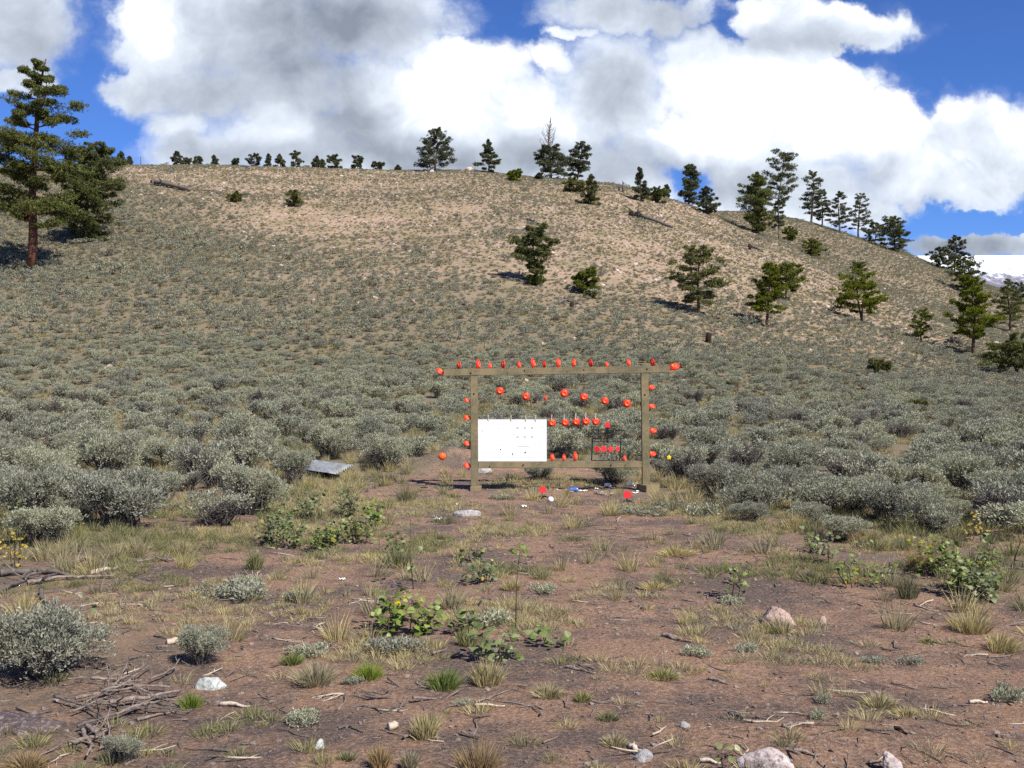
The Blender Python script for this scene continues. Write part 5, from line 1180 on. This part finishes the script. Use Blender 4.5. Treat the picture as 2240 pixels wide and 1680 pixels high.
def paddle(par, c, d, mat='red', name='paddle', yaw=0, sq=1.0):
    mb = MB(); Mx = Matrix.Translation(c) @ Matrix.Rotation(rad(yaw), 4, 'Z') @ Matrix.Rotation(rad(90), 4, 'X') @ Matrix.Diagonal((sq, 1, 1, 1))
    mb.lathe([(0, .004), (d / 2 - .002, .004), (d / 2, .002), (d / 2, -.002), (d / 2 - .002, -.004), (0, -.004)], 22, Mx); return obj(name, mb.mesh(name, M[mat]), par)
paddle(rk, rp(1508, 626, -.004), cpx(44))
for j, cx in enumerate((1424, 1478, 1533, 1588)):
    p = paddle(rk, rp(cx, 820, -.006), cpx(48 if j != 2 else 44), yaw=25 * (j - 1)); mb = MB(); mb.tube([rp(cx, 757), rp(cx, 800)], .0025, 5); obj('hanger', mb.mesh('hanger', M['black']), p)

# hanging ball and toy
def faceted_ball(pos, r, label, anchor):
    t = thing('hanging_ball', label, 'ball', pos)
    bm = bmesh.new(); bmesh.ops.create_icosphere(bm, subdivisions=4, radius=r)
    ic = bmesh.new(); bmesh.ops.create_icosphere(ic, subdivisions=1, radius=1); dirs = [v.co.normalized() for v in ic.verts]; ic.free()
    for v in bm.verts:
        d = sorted((v.co.normalized().dot(q) for q in dirs), reverse=True); gap = d[0] - d[1]
        v.co *= 1 - 0.05 * math.exp(-(gap / .035) ** 2)
    mb = MB(); mb.bm(bm); obj('shell', mb.mesh('ball_shell', M['ball'], True), t)
    mb = MB(); mb.lathe([(r * .25, 0), (r * .22, .006), (0, .008)], 10, Matrix.Translation((0, 0, r * .95))); obj('cap', mb.mesh('ball_cap', M['ballseam'], True), t)
    mb = MB(); mb.tube([(0, 0, r), tuple(anchor - pos)], .0016, 5); obj('cord', mb.mesh('cord', M['cord']), t)
faceted_ball(fp(173, 879), cpx(61) / 2, 'orange ball hanging on a cord from the left end of the top beam', fp(175, 226))
yp = fp(2003, 888); t = thing('hanging_toy', 'yellow lobed toy hanging on a cord from the right end of the top beam', 'toy', yp)
mb = MB()
for k in range(5):
    a = k * 1.2566 + .3; c = Vector((math.cos(a) * .020, 0, math.sin(a) * .020)); bm = bmesh.new(); bmesh.ops.create_icosphere(bm, subdivisions=2, radius=.013)
    for v in bm.verts: v.co.y *= .7
    mb.bm(bm, c)
bm = bmesh.new(); bmesh.ops.create_icosphere(bm, subdivisions=2, radius=.014); mb.bm(bm)
obj('lobes', mb.mesh('toy_lobes', M['yellow'], True), t)
mb = MB(); mb.tube([(0, 0, .02), tuple(fp(1999, 204) - yp)], .0016, 5); obj('cord', mb.mesh('cord', M['cord']), t)

# ground targets: a disc on a stem over a folded foot
def ground_target(cx, cy, d, bx, by, label, flip):
    px, row = 920 + bx * .27125, 760 + by * .27125; x, y, z = place(px, row); s = y / F
    t = thing('ground_target', label, 'target', (x, y, z))
    hx = (cx - bx) * .27125 * s; hz = (by - cy) * .27125 * s
    mb = MB(); mb.tube([(0, 0, .01), (hx * .5, 0, hz * .45), (hx, 0, hz)], [.011, .009, .007], 7); obj('stem', mb.mesh('stem', M['black'], True), t)
    paddle(t, (hx, -.012, hz), d * .27125 * s * 1.05, sq=.96)
    for k, (ex, ey) in enumerate(((-.10, -.05), (.11, -.02), (.03, .10))):
        mb = MB(); mb.tube([(0, 0, .045), (ex * .5, ey * .5, .042), (ex, ey, .006)], [.012, .011, .008], 6); l = obj('leg', mb.mesh('target_leg', M['black'], True), t)
        if k < 2:
            mb = MB(); mb.box((ex * 1.1, ey * 1.1, .012), (.055, .022, .016), Matrix.Rotation(math.atan2(ey, ex), 4, 'Z'), .004); obj('foot', mb.mesh('target_foot', M['red']), l)
    return t
ground_target(984, 1148, 56, 978, 1228, 'red disc on a short stand beside the white ball', 0)
ground_target(1667, 1188, 60, 1662, 1268, 'red disc on a short stand with splayed red feet at right', 1)
def gxy(cx, cy): return place(920 + cx * .27125, 760 + cy * .27125)
x, y, z = gxy(1049, 1250); bm = bmesh.new(); bmesh.ops.create_icosphere(bm, subdivisions=4, radius=.036)
mb = MB(); mb.bm(bm); tag(obj('white_ball', mb.mesh('white_ball', M['golf'], True), None, (x, y, z + .034)), 'small white ball on the ground beside a red disc stand', 'ball')
# cans and scraps
def can(cx, cy, rz, mat, label, tilt=88, crush=.9):
    x, y, z = gxy(cx, cy); t = thing('drink_can', label, 'can', (x, y, z + .03)); t.rotation_euler = (rad(tilt), 0, rad(rz))
    mb = MB(); mb.lathe([(.026, -.06), (.032, -.053), (.033, -.03), (.031 * crush, 0.0), (.033, .03), (.032, .05), (.026, .06)], 18); obj('body', mb.mesh('can_body', M[mat], True), t)
    for s_ in (-1, 1):
        mb = MB(); mb.lathe([(.0, .057 * s_), (.024, .057 * s_), (.026, .060 * s_)], 18); obj('lid', mb.mesh('can_lid', M['tin'], True), t)
can(1512, 1130, 20, 'tin', 'shiny silver can behind the frame, middle one of the cans')
can(1690, 1120, 60, 'tin', 'silver can lying nearest to the right foot block'); can(1235, 1165, 85, 'blue', 'blue and silver can lying under the bottom beam')
def scrap(cx, cy, w, label, mat='whitep', seed=0, name='paper_scrap', cat='scrap'):
    x, y, z = gxy(cx, cy); rn = np.random.RandomState(seed); n = 7; g_ = [(i, j) for i in range(n) for j in range(n)]
    V = [((i / (n - 1) - .5) * w, (j / (n - 1) - .5) * w * .7, abs(rn.normal(0, w * .12)) + .004) for i, j in g_]
    q = [(i * n + j, (i + 1) * n + j, (i + 1) * n + j + 1, i * n + j + 1) for i in range(n - 1) for j in range(n - 1)]
    me = mesh_np(name, V, q, None, [M[mat]], True); o = obj(name, me, None, (x, y, z + .003)); md = o.modifiers.new('thick', 'SOLIDIFY'); md.thickness = .002
    o.rotation_euler = (0, 0, rn.uniform(0, 3)); tag(o, label, cat)
scrap(1310, 1165, .10, 'crumpled white paper right of the blue can', seed=1); scrap(180, 1270, .05, 'white scrap left of the pair in front of the left post', seed=2); scrap(290, 1270, .05, 'white scrap at the right of the pair in front of the left post', seed=3)
scrap(135, 1392, .10, 'white scrap beside the long flat grey stone', seed=4); scrap(830, 1287, .09, 'white scrap between the stone and the left disc stand', seed=5); scrap(265, 1128, .09, 'tan scrap left of the left post', 'rocktan', 6, 'scrap'); scrap(1750, 1165, .05, 'white scrap at the right foot block', seed=7)
scrap(1440, 1185, .12, 'brown crumpled scrap below the silver can', 'twig', 8, 'scrap'); scrap(1120, 1160, .05, 'pale scrap left of the blue can', 'rockpale', 9, 'scrap')
scrap(-630, 1880, .045, 'small white scrap on bare soil left of the yellowish sapling', seed=12)
 
rn = np.random.RandomState(9)
for k in range(16):
    cx, cy = rn.uniform(1090, 1780), rn.uniform(1100, 1200)
    scrap(cx, cy, rn.uniform(.03, .06), 'little ' + ['white', 'tan'][k % 2] + ' scrap in the trash under the bottom beam', ['whitep', 'rocktan'][k % 2], 40 + k)
    bpy.context.scene.objects[-1]['group'] = 'scraps of trash under the bottom beam'
# bent grey wire heap behind the frame
mb = MB(); rn = np.random.RandomState(5); x, y, z = gxy(1470, 1098)
for k in range(3):
    th = np.linspace(0, 5.2, 16); rr_ = .07 + .03 * k; mb.tube(np.stack([np.cos(th) * rr_ * 1.6 + .03 * k, np.sin(th) * rr_, .02 + .05 * np.sin(th * .5 + k)], -1), .004, 5)
tag(obj('wire_coil', mb.mesh('wire_coil', M['wire'], True), None, (x, y, z)), 'loose coil of grey wire behind the silver can', 'wire')

# corrugated metal sheet
def sheet():
    (xa, ya_, _), (xb, yb, _), (xc, yc, _), (xd, yd, _) = place(590, 1030), place(735, 1052), place(772, 1031), place(640, 1014)
    nu, nv = 120, 8; V = []
    za = 0.06
    for j in range(nv):
        for i in range(nu):
            f = i / (nu - 1); g_ = j / (nv - 1); x = (xa * (1 - f) + xb * f) * (1 - 0) ; y = ya_ * (1 - f) + yb * f
            # width direction across the ribs
            x = (xd * (1 - g_) + xa * g_) * 0 + x; V.append((x, y, 0))
    V = []; 
    A_ = np.array([xa, ya_]); B_ = np.array([xb, yb]); C_ = np.array([xc, yc]); D_ = np.array([xd, yd])
    for j in range(120):
        g_ = j / 119
        for i in range(10):
            f = i / 9; p = (A_ * (1 - f) + B_ * f) * (1 - g_) + (D_ * (1 - f) + C_ * f) * g_
            V.append((p[0], p[1], float(zt(xa, ya_)) + .10 + .015 * math.sin(g_ * 2 * math.pi * 8) + .03 * g_ - .03 * f))
    q = [(j * 10 + i, j * 10 + i + 1, (j + 1) * 10 + i + 1, (j + 1) * 10 + i) for j in range(119) for i in range(9)]
    V = np.array(V); o_ = V.mean(0); me = mesh_np('metal_sheet', V - o_, q, None, [plain_mat('galvanised', (.34, .36, .37), .6, .3, .2, 9, .45)], True)
    o = obj('metal_sheet', me, None, tuple(o_)); md = o.modifiers.new('thick', 'SOLIDIFY'); md.thickness = .004
    tag(o, 'corrugated grey metal sheet lying among the sagebrush left of the frame', 'metal sheet')
sheet()
# a sooty lump of old coals in the lower left corner
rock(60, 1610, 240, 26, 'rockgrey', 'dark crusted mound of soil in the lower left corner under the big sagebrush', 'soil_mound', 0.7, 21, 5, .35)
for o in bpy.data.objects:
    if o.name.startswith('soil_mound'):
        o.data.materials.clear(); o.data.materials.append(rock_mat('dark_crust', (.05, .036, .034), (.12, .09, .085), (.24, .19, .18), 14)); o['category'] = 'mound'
print('DONE', len(bpy.data.objects))
